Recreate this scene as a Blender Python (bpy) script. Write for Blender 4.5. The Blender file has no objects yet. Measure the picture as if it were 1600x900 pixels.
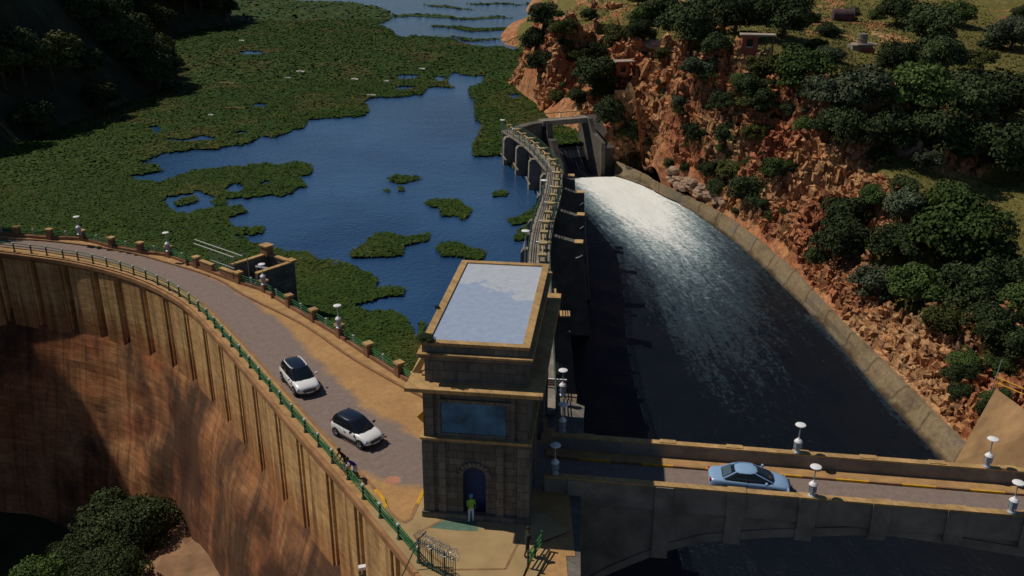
import bpy, bmesh, math, random
import numpy as np
from mathutils import Vector, Matrix, Euler
random.seed(7)
rng = np.random.default_rng(11)
SC = bpy.context.scene
COL = SC.collection
# ------------------------------------------------------------------ camera
F = 1400.0; PITCH = math.radians(21.5); ROLL = math.radians(0.4); H = 31.0
cam_d = bpy.data.cameras.new('camera'); cam = bpy.data.objects.new('camera', cam_d); COL.objects.link(cam)
cam_d.sensor_width = 36; cam_d.lens = 36 * F / 1600; cam_d.clip_start = 0.5; cam_d.clip_end = 9000
cam.location = (0, 0, H)
_R0 = Euler((math.radians(90) - PITCH, 0, 0)).to_matrix() @ Matrix.Rotation(ROLL, 3, 'Z')
cam.rotation_euler = _R0.to_euler()
SC.camera = cam
# ------------------------------------------------------------------ light
SUNV = Vector((-0.70, 0.22, 1.0)).normalized()
world = bpy.data.worlds.new("World"); SC.world = world; world.use_nodes = True
wn = world.node_tree; bg = wn.nodes['Background']
sky = wn.nodes.new('ShaderNodeTexSky'); sky.sky_type = 'NISHITA'; sky.sun_disc = False
sky.sun_elevation = math.asin(SUNV.z); sky.sun_rotation = math.atan2(SUNV.x, SUNV.y) % (2 * math.pi)
sky.air_density = 1.0; sky.dust_density = 0.0; sky.ozone_density = 5.0
wn.links.new(sky.outputs[0], bg.inputs[0]); bg.inputs[1].default_value = 0.066
sd = bpy.data.lights.new('sun', 'SUN'); sd.energy = 4.9; sd.angle = math.radians(0.5); sd.color = (1.0, 0.91, 0.78)
sun = bpy.data.objects.new('sun', sd); COL.objects.link(sun); sun.rotation_euler = SUNV.to_track_quat('Z', 'Y').to_euler(); sun.location = (-60, 40, 120)
SC.view_settings.view_transform = 'Standard'; SC.view_settings.look = 'None'
SC.view_settings.exposure = -0.66; SC.view_settings.gamma = 1.0; SC.view_settings.use_curve_mapping = False
SC.cycles.max_bounces = 6; SC.cycles.diffuse_bounces = 2; SC.cycles.glossy_bounces = 3; SC.cycles.transmission_bounces = 3
SC.cycles.use_denoising = True

# ------------------------------------------------------------------ unprojection helpers
def ray(px, py):
    return _R0 @ Vector(((px - 800) / F, -(py - 450) / F, -1.0))
def P(px, py, z=0.0):
    d = ray(px, py); t = (z - H) / d.z
    return Vector((d.x * t, d.y * t, z))
def PY(px, py, Y):
    d = ray(px, py); t = Y / d.y
    return Vector((d.x * t, Y, H + d.z * t))
def PS(px, py, a, b):      # plane z = a + b*y
    d = ray(px, py); t = (a - H) / (d.z - b * d.y)
    return Vector((d.x * t, d.y * t, H + d.z * t))

# ------------------------------------------------------------------ noise
def _hash(i, j, s):
    n = (i.astype(np.int64) * 374761393 + j.astype(np.int64) * 668265263 + s * 982451653) & 0x7fffffff
    n = ((n ^ (n >> 13)) * 1274126177) & 0x7fffffff
    return ((n ^ (n >> 16)) & 0xffff) / 65535.0
def vn(x, y, s=0):
    x = np.asarray(x, float); y = np.asarray(y, float)
    i = np.floor(x); j = np.floor(y); fx = x - i; fy = y - j
    fx = fx * fx * (3 - 2 * fx); fy = fy * fy * (3 - 2 * fy)
    a = _hash(i, j, s); b = _hash(i + 1, j, s); c = _hash(i, j + 1, s); d = _hash(i + 1, j + 1, s)
    return (a * (1 - fx) + b * fx) * (1 - fy) + (c * (1 - fx) + d * fx) * fy
def fbm(x, y, s=0, o=4):
    r = 0; a = .5; f = 1.0
    for k in range(o):
        r = r + a * (vn(x * f, y * f, s + k * 17) * 2 - 1); a *= .5; f *= 2.03
    return r
def cellnoise(x, y, s=0):       # distance to nearest and a random value per cell
    x = np.asarray(x, float); y = np.asarray(y, float)
    i = np.floor(x); j = np.floor(y); best = np.full(x.shape, 9.0); val = np.zeros(x.shape); sec = np.full(x.shape, 9.0)
    for di in (-1, 0, 1):
        for dj in (-1, 0, 1):
            cx = i + di + _hash(i + di, j + dj, s); cy = j + dj + _hash(i + di, j + dj, s + 5)
            d = np.hypot(cx - x, cy - y); v = _hash(i + di, j + dj, s + 9)
            m = d < best
            sec = np.where(m, best, np.minimum(sec, d)); val = np.where(m, v, val); best = np.where(m, d, best)
    return best, sec, val
def inpoly(x, y, poly):
    x = np.asarray(x); y = np.asarray(y); c = np.zeros(x.shape, bool); n = len(poly)
    for k in range(n):
        x1, y1 = poly[k][0], poly[k][1]; x2, y2 = poly[(k + 1) % n][0], poly[(k + 1) % n][1]
        if y1 == y2: continue
        m = ((y1 > y) != (y2 > y)) & (x < (x2 - x1) * (y - y1) / (y2 - y1) + x1)
        c ^= m
    return c
def segdist(x, y, line):
    d = np.full(np.shape(x), 1e9)
    for (x1, y1), (x2, y2) in zip(line[:-1], line[1:]):
        dx, dy = x2 - x1, y2 - y1; L = dx * dx + dy * dy + 1e-9
        t = np.clip(((x - x1) * dx + (y - y1) * dy) / L, 0, 1)
        d = np.minimum(d, np.hypot(x - x1 - t * dx, y - y1 - t * dy))
    return d

# ------------------------------------------------------------------ materials
def nd(nt, t, **kw):
    n = nt.nodes.new(t)
    for k, v in kw.items():
        if k.startswith('i_'):
            key = k[2:]; key = int(key) if key.isdigit() else key.replace('_', ' ')
            n.inputs[key].default_value = v
        else: setattr(n, k, v)
    return n
def c4(c): return (c[0], c[1], c[2], 1.0)
def newmat(name, rough=.8, metal=0.0, spec=.3):
    m = bpy.data.materials.new(name); m.use_nodes = True; nt = m.node_tree; b = nt.nodes['Principled BSDF']
    b.inputs['Roughness'].default_value = rough; b.inputs['Metallic'].default_value = metal
    b.inputs['Specular IOR Level'].default_value = spec
    return m, nt, b
def ramp(nt, fac, cols):
    r = nd(nt, 'ShaderNodeValToRGB'); e = r.color_ramp.elements
    while len(e) < len(cols): e.new(.5)
    for k, (p, c) in enumerate(cols): e[k].position = p; e[k].color = c4(c)
    nt.links.new(fac, r.inputs[0]); return r.outputs[0]
def mixc(nt, a, b, fac, mode='MIX'):
    m = nd(nt, 'ShaderNodeMix', data_type='RGBA', blend_type=mode)
    for sock, v in ((m.inputs[0], fac), (m.inputs[6], a), (m.inputs[7], b)):
        if isinstance(v, (tuple, list)): sock.default_value = c4(v)
        elif isinstance(v, (int, float)): sock.default_value = v
        else: nt.links.new(v, sock)
    return m.outputs[2]
def math_(nt, op, a, b=0.0, clamp=False):
    m = nd(nt, 'ShaderNodeMath', operation=op, use_clamp=clamp)
    for k, v in enumerate((a, b)):
        if isinstance(v, (int, float)): m.inputs[k].default_value = v
        else: nt.links.new(v, m.inputs[k])
    return m.outputs[0]
def coords(nt, kind='Object', scale=(1, 1, 1), rot=(0, 0, 0)):
    if kind == 'World': g = nd(nt, 'ShaderNodeNewGeometry'); out = g.outputs['Position']
    elif kind == 'UV': u = nd(nt, 'ShaderNodeUVMap'); out = u.outputs[0]
    else: t = nd(nt, 'ShaderNodeTexCoord'); out = t.outputs[kind]
    mp = nd(nt, 'ShaderNodeMapping'); mp.inputs['Scale'].default_value = scale; mp.inputs['Rotation'].default_value = rot
    nt.links.new(out, mp.inputs[0]); return mp.outputs[0]
def noise(nt, vec, scale, detail=4, rough=.6, dist=0.0):
    n = nd(nt, 'ShaderNodeTexNoise'); n.inputs['Scale'].default_value = scale; n.inputs['Detail'].default_value = detail
    n.inputs['Roughness'].default_value = rough; n.inputs['Distortion'].default_value = dist
    nt.links.new(vec, n.inputs['Vector']); return n.outputs['Fac']
def bump(nt, b, h, s=.3, d=.05):
    n = nd(nt, 'ShaderNodeBump'); n.inputs['Strength'].default_value = s; n.inputs['Distance'].default_value = d
    nt.links.new(h, n.inputs['Height']); nt.links.new(n.outputs[0], b.inputs['Normal'])
def simple(name, c, rough=.7, metal=0., var=.25, scale=3., spec=.3, bp=.15):
    m, nt, b = newmat(name, rough, metal, spec)
    v = coords(nt, 'World'); n = noise(nt, v, scale)
    lo = tuple(x * (1 - var) for x in c); hi = tuple(min(1, x * (1 + var)) for x in c)
    nt.links.new(ramp(nt, n, [(.3, lo), (.7, hi)]), b.inputs['Base Color'])
    if bp: bump(nt, b, noise(nt, v, scale * 8, 3), bp, .02)
    return m
M = {}
def stonework(name, c1, c2, mortar, bw=1.3, bh=.55, axis=0, stain=.6):
    m, nt, b = newmat(name, .9, 0, .2)
    v = coords(nt, 'Object')
    sep = nd(nt, 'ShaderNodeSeparateXYZ'); nt.links.new(v, sep.inputs[0])
    su = math_(nt, 'ADD', sep.outputs[0], sep.outputs[1]); cb = nd(nt, 'ShaderNodeCombineXYZ')
    nt.links.new(su, cb.inputs[0]); nt.links.new(sep.outputs[2], cb.inputs[1])
    br = nd(nt, 'ShaderNodeTexBrick'); br.inputs['Scale'].default_value = 1; br.inputs['Brick Width'].default_value = bw
    br.inputs['Row Height'].default_value = bh; br.inputs['Mortar Size'].default_value = .025; br.inputs['Mortar Smooth'].default_value = .4
    br.inputs['Color1'].default_value = c4(c1); br.inputs['Color2'].default_value = c4(c2); br.inputs['Mortar'].default_value = c4(mortar)
    nt.links.new(cb.outputs[0], br.inputs['Vector'])
    n = noise(nt, v, .7, 6, .7); n2 = noise(nt, coords(nt, 'Object', (3, 3, .35)), 1.2, 4)
    c = mixc(nt, br.outputs[0], (c1[0] * .35, c1[1] * .35, c1[2] * .4), math_(nt, 'MULTIPLY', ramp(nt, n2, [(.45, (0, 0, 0)), (.75, (1, 1, 1))]), stain))
    c = mixc(nt, c, ramp(nt, n, [(.3, (.6, .6, .6)), (.7, (1.3, 1.25, 1.15))]), 1.0, 'MULTIPLY')
    nt.links.new(c, b.inputs['Base Color']); bump(nt, b, br.outputs['Fac'], -.5, .03)
    return m
M['tower'] = stonework('tower_stone', (.205, .195, .175), (.15, .142, .13), (.085, .078, .07))
M['tower2'] = stonework('tower_stone_rough', (.18, .168, .15), (.12, .112, .102), (.065, .06, .055), .9, .45)
M['coping'] = stonework('coping_stone', (.50, .33, .15), (.42, .27, .12), (.25, .16, .08), .8, 5, stain=.25)
M['brick'] = stonework('pillar_brick', (.33, .15, .075), (.26, .12, .065), (.22, .16, .11), .24, .09, stain=.2)
M['redbrick'] = stonework('hut_brick', (.42, .10, .05), (.36, .085, .045), (.30, .14, .09), .3, .12, stain=.15)

# dam face: uv u = metres along the crest, v = metres below the crest
def dam_mat(name, panel):
    m, nt, b = newmat(name, .92, 0, .15)
    uv = coords(nt, 'UV'); sep = nd(nt, 'ShaderNodeSeparateXYZ'); nt.links.new(uv, sep.inputs[0])
    big = noise(nt, coords(nt, 'UV', (.05, .09, 1)), 1.0, 5, .6)
    st = noise(nt, coords(nt, 'UV', (1.1, .05, 1)), 1.0, 6, .65, .4)
    fine = noise(nt, coords(nt, 'UV', (.5, 1.2, 1)), 1.5, 6, .7)
    if panel: base = ramp(nt, big, [(.3, (.52, .29, .12)), (.5, (.66, .43, .20)), (.7, (.47, .22, .09))])
    else: base = ramp(nt, big, [(.25, (.30, .13, .065)), (.42, (.43, .155, .068)), (.55, (.49, .245, .115)), (.72, (.43, .12, .06))])
    if panel:
        fv = math_(nt, 'ADD', math_(nt, 'MULTIPLY', sep.outputs[1], .16), math_(nt, 'MULTIPLY', math_(nt, 'SUBTRACT', st, .5), 1.6))
        base = mixc(nt, base, ramp(nt, big, [(.35, (.46, .20, .085)), (.6, (.52, .28, .12))]), ramp(nt, fv, [(.75, (0, 0, 0)), (1.35, (1, 1, 1))]))
    c = mixc(nt, base, (.10, .05, .03), math_(nt, 'MULTIPLY', ramp(nt, st, [(.46, (0, 0, 0)), (.66, (1, 1, 1))]), .62 if panel else .7))
    c = mixc(nt, c, (.55, .38, .22), math_(nt, 'MULTIPLY', ramp(nt, noise(nt, coords(nt, 'UV', (2.2, .12, 1)), 1.3, 6, .75), [(.56, (0, 0, 0)), (.70, (1, 1, 1))]), .5))
    c = mixc(nt, c, ramp(nt, fine, [(.3, (.68, .66, .62)), (.7, (1.25, 1.25, 1.2))]), 1.0, 'MULTIPLY')
    # lift joints
    br = nd(nt, 'ShaderNodeTexBrick'); br.inputs['Scale'].default_value = 1; br.inputs['Brick Width'].default_value = 3.4; br.inputs['Row Height'].default_value = .62 if not panel else 1.1
    br.inputs['Mortar Size'].default_value = .035; br.inputs['Mortar Smooth'].default_value = .6; br.inputs['Color1'].default_value = (1.1, 1.08, 1.05, 1); br.inputs['Color2'].default_value = (.80, .78, .76, 1); br.inputs['Mortar'].default_value = (.45, .42, .40, 1)
    wob = nd(nt, 'ShaderNodeVectorMath', operation='ADD'); nt.links.new(uv, wob.inputs[0]); cw_ = nd(nt, 'ShaderNodeCombineXYZ'); nt.links.new(math_(nt, 'MULTIPLY', fine, .25), cw_.inputs[1]); nt.links.new(cw_.outputs[0], wob.inputs[1]); nt.links.new(wob.outputs[0], br.inputs['Vector'])
    c = mixc(nt, c, br.outputs[0], .75 if not panel else .35, 'MULTIPLY')
    if not panel:      # big dark blotches with noise-shaped outlines
        blotch = noise(nt, coords(nt, 'UV', (.06, .045, 1)), 1.0, 7, .6, .4)
        c = mixc(nt, c, (.045, .028, .022), math_(nt, 'MULTIPLY', ramp(nt, blotch, [(.44, (0, 0, 0)), (.54, (1, 1, 1))]), .85))
    nt.links.new(c, b.inputs['Base Color'])
    bump(nt, b, fine, .5, .08)
    return m
M['dam'] = dam_mat('dam_concrete', False); M['dampanel'] = dam_mat('dam_panel_concrete', True)
M['damtop'] = simple('dam_coping', (.33, .175, .08), .9, var=.3, scale=.8)

def road_mat():
    m, nt, b = newmat('worn_asphalt', .9, 0, .2)
    w = coords(nt, 'World'); uv = coords(nt, 'UV'); sep = nd(nt, 'ShaderNodeSeparateXYZ'); nt.links.new(uv, sep.inputs[0])
    n = noise(nt, w, .35, 6, .65); n2 = noise(nt, w, 9, 4, .7); n3 = noise(nt, coords(nt, 'UV', (.06, .9, 1)), 1.5, 5)
    asph = ramp(nt, n2, [(.3, (.19, .152, .138)), (.7, (.255, .205, .182))])
    asph = mixc(nt, asph, (.24, .165, .13), math_(nt, 'MULTIPLY', n3, .6))
    dust = ramp(nt, n, [(.3, (.36, .20, .085)), (.7, (.48, .285, .12))])
    # dust lies where wheels never run: uv.y 0 near rail .. 1 far kerb, attribute in vertex layer "dust"
    at = nd(nt, 'ShaderNodeAttribute', attribute_name='dust')
    f = math_(nt, 'ADD', at.outputs['Fac'], math_(nt, 'MULTIPLY', math_(nt, 'SUBTRACT', n, .5), .9))
    f = ramp(nt, f, [(.38, (0, 0, 0)), (.66, (1, 1, 1))])
    c = mixc(nt, asph, dust, f)
    c = mixc(nt, c, (.10, .05, .03), math_(nt, 'MULTIPLY', ramp(nt, noise(nt, w, 1.4, 6, .75), [(.58, (0, 0, 0)), (.72, (1, 1, 1))]), .35))
    c = mixc(nt, c, ramp(nt, noise(nt, w, 2.2, 6, .8), [(.35, (.82, .82, .82)), (.65, (1.14, 1.12, 1.1))]), 1, 'MULTIPLY')
    nt.links.new(c, b.inputs['Base Color']); bump(nt, b, n2, .3, .01)
    return m
M['road'] = road_mat()
M['sidewalk'] = simple('dusty_pavement', (.40, .235, .10), .92, var=.22, scale=1.2)
M['kerb'] = simple('kerb_concrete', (.27, .15, .07), .9, var=.25, scale=2)
M['yellow'] = simple('yellow_paint', (.60, .33, .02), .7, var=.25, scale=3)
M['plaza'] = simple('plaza_concrete', (.37, .26, .125), .92, var=.15, scale=.7)
M['greenpaint'] = simple('faded_green_paint', (.10, .17, .12), .85, var=.25, scale=2)
M['pinkpaint'] = simple('faded_pink_paint', (.43, .20, .13), .9, var=.25, scale=3)
M['greenmetal'] = simple('green_railing_paint', (.035, .16, .055), .45, .0, .2, 4, bp=0)
M['postcap'] = simple('pale_post_cap', (.50, .50, .46), .6, 0, .15, 4, bp=0)
M['postdark'] = simple('dark_green_post', (.03, .075, .05), .5, 0, .2, 4, bp=0)
M['white'] = simple('white_enamel', (.80, .80, .80), .4, 0, .05, 4, bp=0)
M['lampgrey'] = simple('lamp_grey_paint', (.42, .45, .50), .45, .3, .2, 6, bp=0)
M['glass'] = newmat('lamp_glass', .15, 0, .5)[0]; M['glass'].node_tree.nodes['Principled BSDF'].inputs['Base Color'].default_value = (.30, .36, .42, 1)
M['roofblue'] = None
def roof_mat():
    m, nt, b = newmat('roof_membrane', .8, 0, .2)
    v = coords(nt, 'Object'); n = noise(nt, v, .32, 5, .6, .8); n2 = noise(nt, v, 2.2, 5, .7)
    sep = nd(nt, 'ShaderNodeSeparateXYZ'); nt.links.new(v, sep.inputs[0])
    f = math_(nt, 'ADD', math_(nt, 'MULTIPLY', sep.outputs[1], .09), math_(nt, 'MULTIPLY', sep.outputs[0], .04))
    f = math_(nt, 'ADD', f, math_(nt, 'MULTIPLY', n, .9))
    c = mixc(nt, (.31, .385, .52), (.44, .48, .54), ramp(nt, f, [(1.06, (0, 0, 0)), (1.0, (0, 0, 0))]) if False else math_(nt, 'GREATER_THAN', f, 1.32))
    c = mixc(nt, c, ramp(nt, n2, [(.3, (.88, .88, .88)), (.7, (1.1, 1.1, 1.1))]), 1, 'MULTIPLY')
    nt.links.new(c, b.inputs['Base Color']); return m
M['roofblue'] = roof_mat()
M['bluepanel'] = simple('blue_panel', (.06, .17, .30), .55, 0, .5, .9)
M['bluedoor'] = simple('blue_door_paint', (.02, .05, .17), .5, 0, .3, 2)
M['conc'] = simple('weathered_concrete', (.235, .205, .165), .9, var=.35, scale=.6)
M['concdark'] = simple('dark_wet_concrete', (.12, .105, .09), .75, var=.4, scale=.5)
M['conclight'] = simple('ochre_block', (.48, .31, .13), .9, var=.2, scale=1)
M['channelwall'] = None
def chwall():
    m, nt, b = newmat('channel_wall_concrete', .92, 0, .2)
    v = coords(nt, 'World'); n = noise(nt, v, .25, 6, .65); n2 = noise(nt, v, 2.5, 5, .7)
    c = ramp(nt, n, [(.3, (.12, .09, .06)), (.5, (.25, .185, .105)), (.7, (.175, .15, .12))])
    u = coords(nt, 'UV'); w = nd(nt, 'ShaderNodeTexWave', wave_type='BANDS', bands_direction='X'); w.inputs['Scale'].default_value = .055; nt.links.new(u, w.inputs[0])
    c = mixc(nt, c, ramp(nt, w.outputs['Fac'], [(0, (.45, .42, .4)), (.02, (1, 1, 1))]), .8, 'MULTIPLY')
    sep = nd(nt, 'ShaderNodeSeparateXYZ'); nt.links.new(u, sep.inputs[0])
    f = math_(nt, 'ADD', sep.outputs[1], math_(nt, 'MULTIPLY', math_(nt, 'SUBTRACT', n, .5), .7))
    c = mixc(nt, (.07, .05, .03), c, ramp(nt, f, [(.05, (0, 0, 0)), (.22, (1, 1, 1))]))
    c = mixc(nt, c, ramp(nt, n2, [(.3, (.7, .7, .7)), (.7, (1.2, 1.2, 1.2))]), 1, 'MULTIPLY')
    nt.links.new(c, b.inputs['Base Color']); bump(nt, b, n2, .4, .05); return m
M['channelwall'] = chwall()

def water_lake():
    m, nt, b = newmat('lake_water', .10, 0, .42)
    b.inputs['Base Color'].default_value = (.008, .028, .075, 1)
    v = coords(nt, 'World', (1, 1, 1)); n = noise(nt, v, 1.6, 3, .6); n2 = noise(nt, v, .25, 2)
    h = math_(nt, 'ADD', n, math_(nt, 'MULTIPLY', n2, .8)); bump(nt, b, h, .6, .16)
    g = noise(nt, v, .03, 3); nt.links.new(ramp(nt, g, [(.35, (.014, .048, .125)), (.65, (.032, .090, .20))]), b.inputs['Base Color'])
    return m
M['lake'] = water_lake()
def water_channel():
    m, nt, b = newmat('channel_water', .3, 0, .12)
    uv = coords(nt, 'UV'); sep = nd(nt, 'ShaderNodeSeparateXYZ'); nt.links.new(uv, sep.inputs[0]); U = sep.outputs[0]; V = sep.outputs[1]
    # u = metres downstream of the gate, v = metres from the right-hand wall; streaks drawn out along the flow
    st = noise(nt, coords(nt, 'UV', (.10, .8, 1)), 1.0, 7, .72, 1.2); st2 = noise(nt, coords(nt, 'UV', (1.0, 3.2, 1), (0, 0, .12)), 1.0, 5, .75)
    cross = noise(nt, coords(nt, 'UV', (1.6, 1.1, 1)), 1.0, 4, .7)
    at = nd(nt, 'ShaderNodeAttribute', attribute_name='foam')
    f = math_(nt, 'ADD', at.outputs['Fac'], math_(nt, 'MULTIPLY', math_(nt, 'SUBTRACT', st, .5), .55))
    f = math_(nt, 'ADD', f, math_(nt, 'MULTIPLY', math_(nt, 'SUBTRACT', st2, .5), .55))
    f = math_(nt, 'ADD', f, math_(nt, 'MULTIPLY', math_(nt, 'SUBTRACT', cross, .5), .5))
    foam = ramp(nt, f, [(.18, (0, 0, 0)), (.60, (.38, .38, .38)), (1.02, (1, 1, 1))])
    sp = ramp(nt, st2, [(.63, (0, 0, 0)), (.74, (1, 1, 1))]); sp2 = ramp(nt, cross, [(.5, (0, 0, 0)), (.72, (1, 1, 1))])
    foam = math_(nt, 'ADD', foam, math_(nt, 'MULTIPLY', math_(nt, 'MULTIPLY', sp, sp2), .22), True)
    c = ramp(nt, foam, [(0, (.005, .008, .013)), (.25, (.040, .065, .085)), (.50, (.24, .31, .33)), (.85, (.85, .87, .83))])
    nt.links.new(c, b.inputs['Base Color'])
    r = nd(nt, 'ShaderNodeMapRange'); nt.links.new(foam, r.inputs[0]); r.inputs[3].default_value = .22; r.inputs[4].default_value = .8; nt.links.new(r.outputs[0], b.inputs['Roughness'])
    bump(nt, b, math_(nt, 'ADD', math_(nt, 'ADD', st, math_(nt, 'MULTIPLY', st2, .6)), math_(nt, 'MULTIPLY', cross, .8)), .8, .16)
    return m
M['channel'] = water_channel()
def rock_mat():
    m, nt, b = newmat('red_rock', .92, 0, .15)
    v = coords(nt, 'World'); n = noise(nt, v, .09, 6, .7, .5); n2 = noise(nt, v, .9, 8, .78, .4); n3 = noise(nt, v, 4.5, 6, .75)
    rock = ramp(nt, n, [(.32, (.36, .12, .065)), (.43, (.48, .20, .095)), (.55, (.56, .30, .145)), (.68, (.62, .41, .22))])
    rock = mixc(nt, rock, (.11, .055, .04), ramp(nt, n2, [(.48, (0, 0, 0)), (.64, (1, 1, 1))]))
    rock = mixc(nt, rock, ramp(nt, n3, [(.3, (.55, .52, .5)), (.7, (1.35, 1.3, 1.2))]), 1, 'MULTIPLY')
    vs_ = noise(nt, coords(nt, 'World', (1, 1, .22)), .45, 6, .7); rock = mixc(nt, rock, (.10, .06, .04), math_(nt, 'MULTIPLY', ramp(nt, vs_, [(.52, (0, 0, 0)), (.66, (1, 1, 1))]), .75))
    vo = nd(nt, 'ShaderNodeTexVoronoi', feature='DISTANCE_TO_EDGE'); vo.inputs['Scale'].default_value = .9; nt.links.new(mixc(nt, v, n2, .35), vo.inputs['Vector'])
    cr = ramp(nt, vo.outputs['Distance'], [(0, (.35, .3, .28)), (.07, (1, 1, 1))]); rock = mixc(nt, rock, cr, .55, 'MULTIPLY')
    grass = ramp(nt, n2, [(.3, (.06, .065, .016)), (.5, (.14, .125, .035)), (.7, (.26, .20, .07))])
    grass = mixc(nt, grass, (.22, .11, .05), ramp(nt, noise(nt, v, .07, 5), [(.58, (0, 0, 0)), (.72, (.5, .5, .5))]))
    at = nd(nt, 'ShaderNodeAttribute', attribute_name='grass')
    f = math_(nt, 'ADD', at.outputs['Fac'], math_(nt, 'MULTIPLY', math_(nt, 'SUBTRACT', n2, .5), .9))
    c = mixc(nt, rock, grass, ramp(nt, f, [(.42, (0, 0, 0)), (.58, (1, 1, 1))]))
    nt.links.new(c, b.inputs['Base Color']); bump(nt, b, math_(nt, 'ADD', n2, math_(nt, 'MULTIPLY', n3, .5)), .55, .16)
    return m
M['rock'] = rock_mat()
M['sand'] = simple('valley_sand', (.27, .155, .085), .95, var=.35, scale=.4, bp=.4)
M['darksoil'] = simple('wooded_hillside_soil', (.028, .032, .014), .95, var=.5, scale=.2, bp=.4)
def leaf_mat(name, cols, rnd=True):
    m, nt, b = newmat(name, .7, 0, .08)
    g = nd(nt, 'ShaderNodeNewGeometry'); oi = nd(nt, 'ShaderNodeObjectInfo')
    n = noise(nt, coords(nt, 'World'), .55, 3)
    f = math_(nt, 'ADD', math_(nt, 'MULTIPLY', g.outputs['Random Per Island'], .45 if rnd else .25), math_(nt, 'MULTIPLY', n, .55 if rnd else .7))
    c = ramp(nt, f, [(.25, cols[0]), (.5, cols[1]), (.8, cols[2])])
    if rnd:
        hs = nd(nt, 'ShaderNodeHueSaturation'); nt.links.new(c, hs.inputs['Color'])
        mr = nd(nt, 'ShaderNodeMapRange'); nt.links.new(oi.outputs['Random'], mr.inputs[0]); mr.inputs[3].default_value = .65; mr.inputs[4].default_value = 1.3
        nt.links.new(mr.outputs[0], hs.inputs['Value']); c = hs.outputs[0]
    nt.links.new(c, b.inputs['Base Color'])
    return m
M['leafdark'] = leaf_mat('dark_leaves', [(.020, .030, .013), (.042, .062, .022), (.080, .105, .042)])
M['leafmid'] = leaf_mat('green_leaves', [(.030, .052, .014), (.062, .100, .026), (.11, .155, .045)])
M['leafgrey'] = leaf_mat('grey_green_leaves', [(.036, .048, .026), (.075, .095, .052), (.14, .165, .10)])
M['leafolive'] = leaf_mat('olive_leaves', [(.03, .038, .010), (.06, .07, .018), (.11, .11, .035)])
M['mat1'] = leaf_mat('hyacinth_leaves', [(.026, .054, .009), (.040, .074, .012), (.060, .098, .018)], False)
M['mat2'] = leaf_mat('hyacinth_yellowing_leaves', [(.045, .060, .012), (.075, .085, .018), (.13, .125, .04)], False)
M['mat3'] = leaf_mat('hyacinth_withered_leaves', [(.05, .045, .015), (.085, .07, .025), (.13, .10, .045)], False)
M['matbase'] = simple('hyacinth_mat', (.032, .060, .011), .9, var=.45, scale=.5, bp=.5)
M['bark'] = simple('bark', (.09, .065, .045), .9, scale=6)
M['drygrass'] = leaf_mat('dry_grass_blades', [(.12, .10, .025), (.20, .16, .05), (.30, .22, .08)], False)

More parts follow.
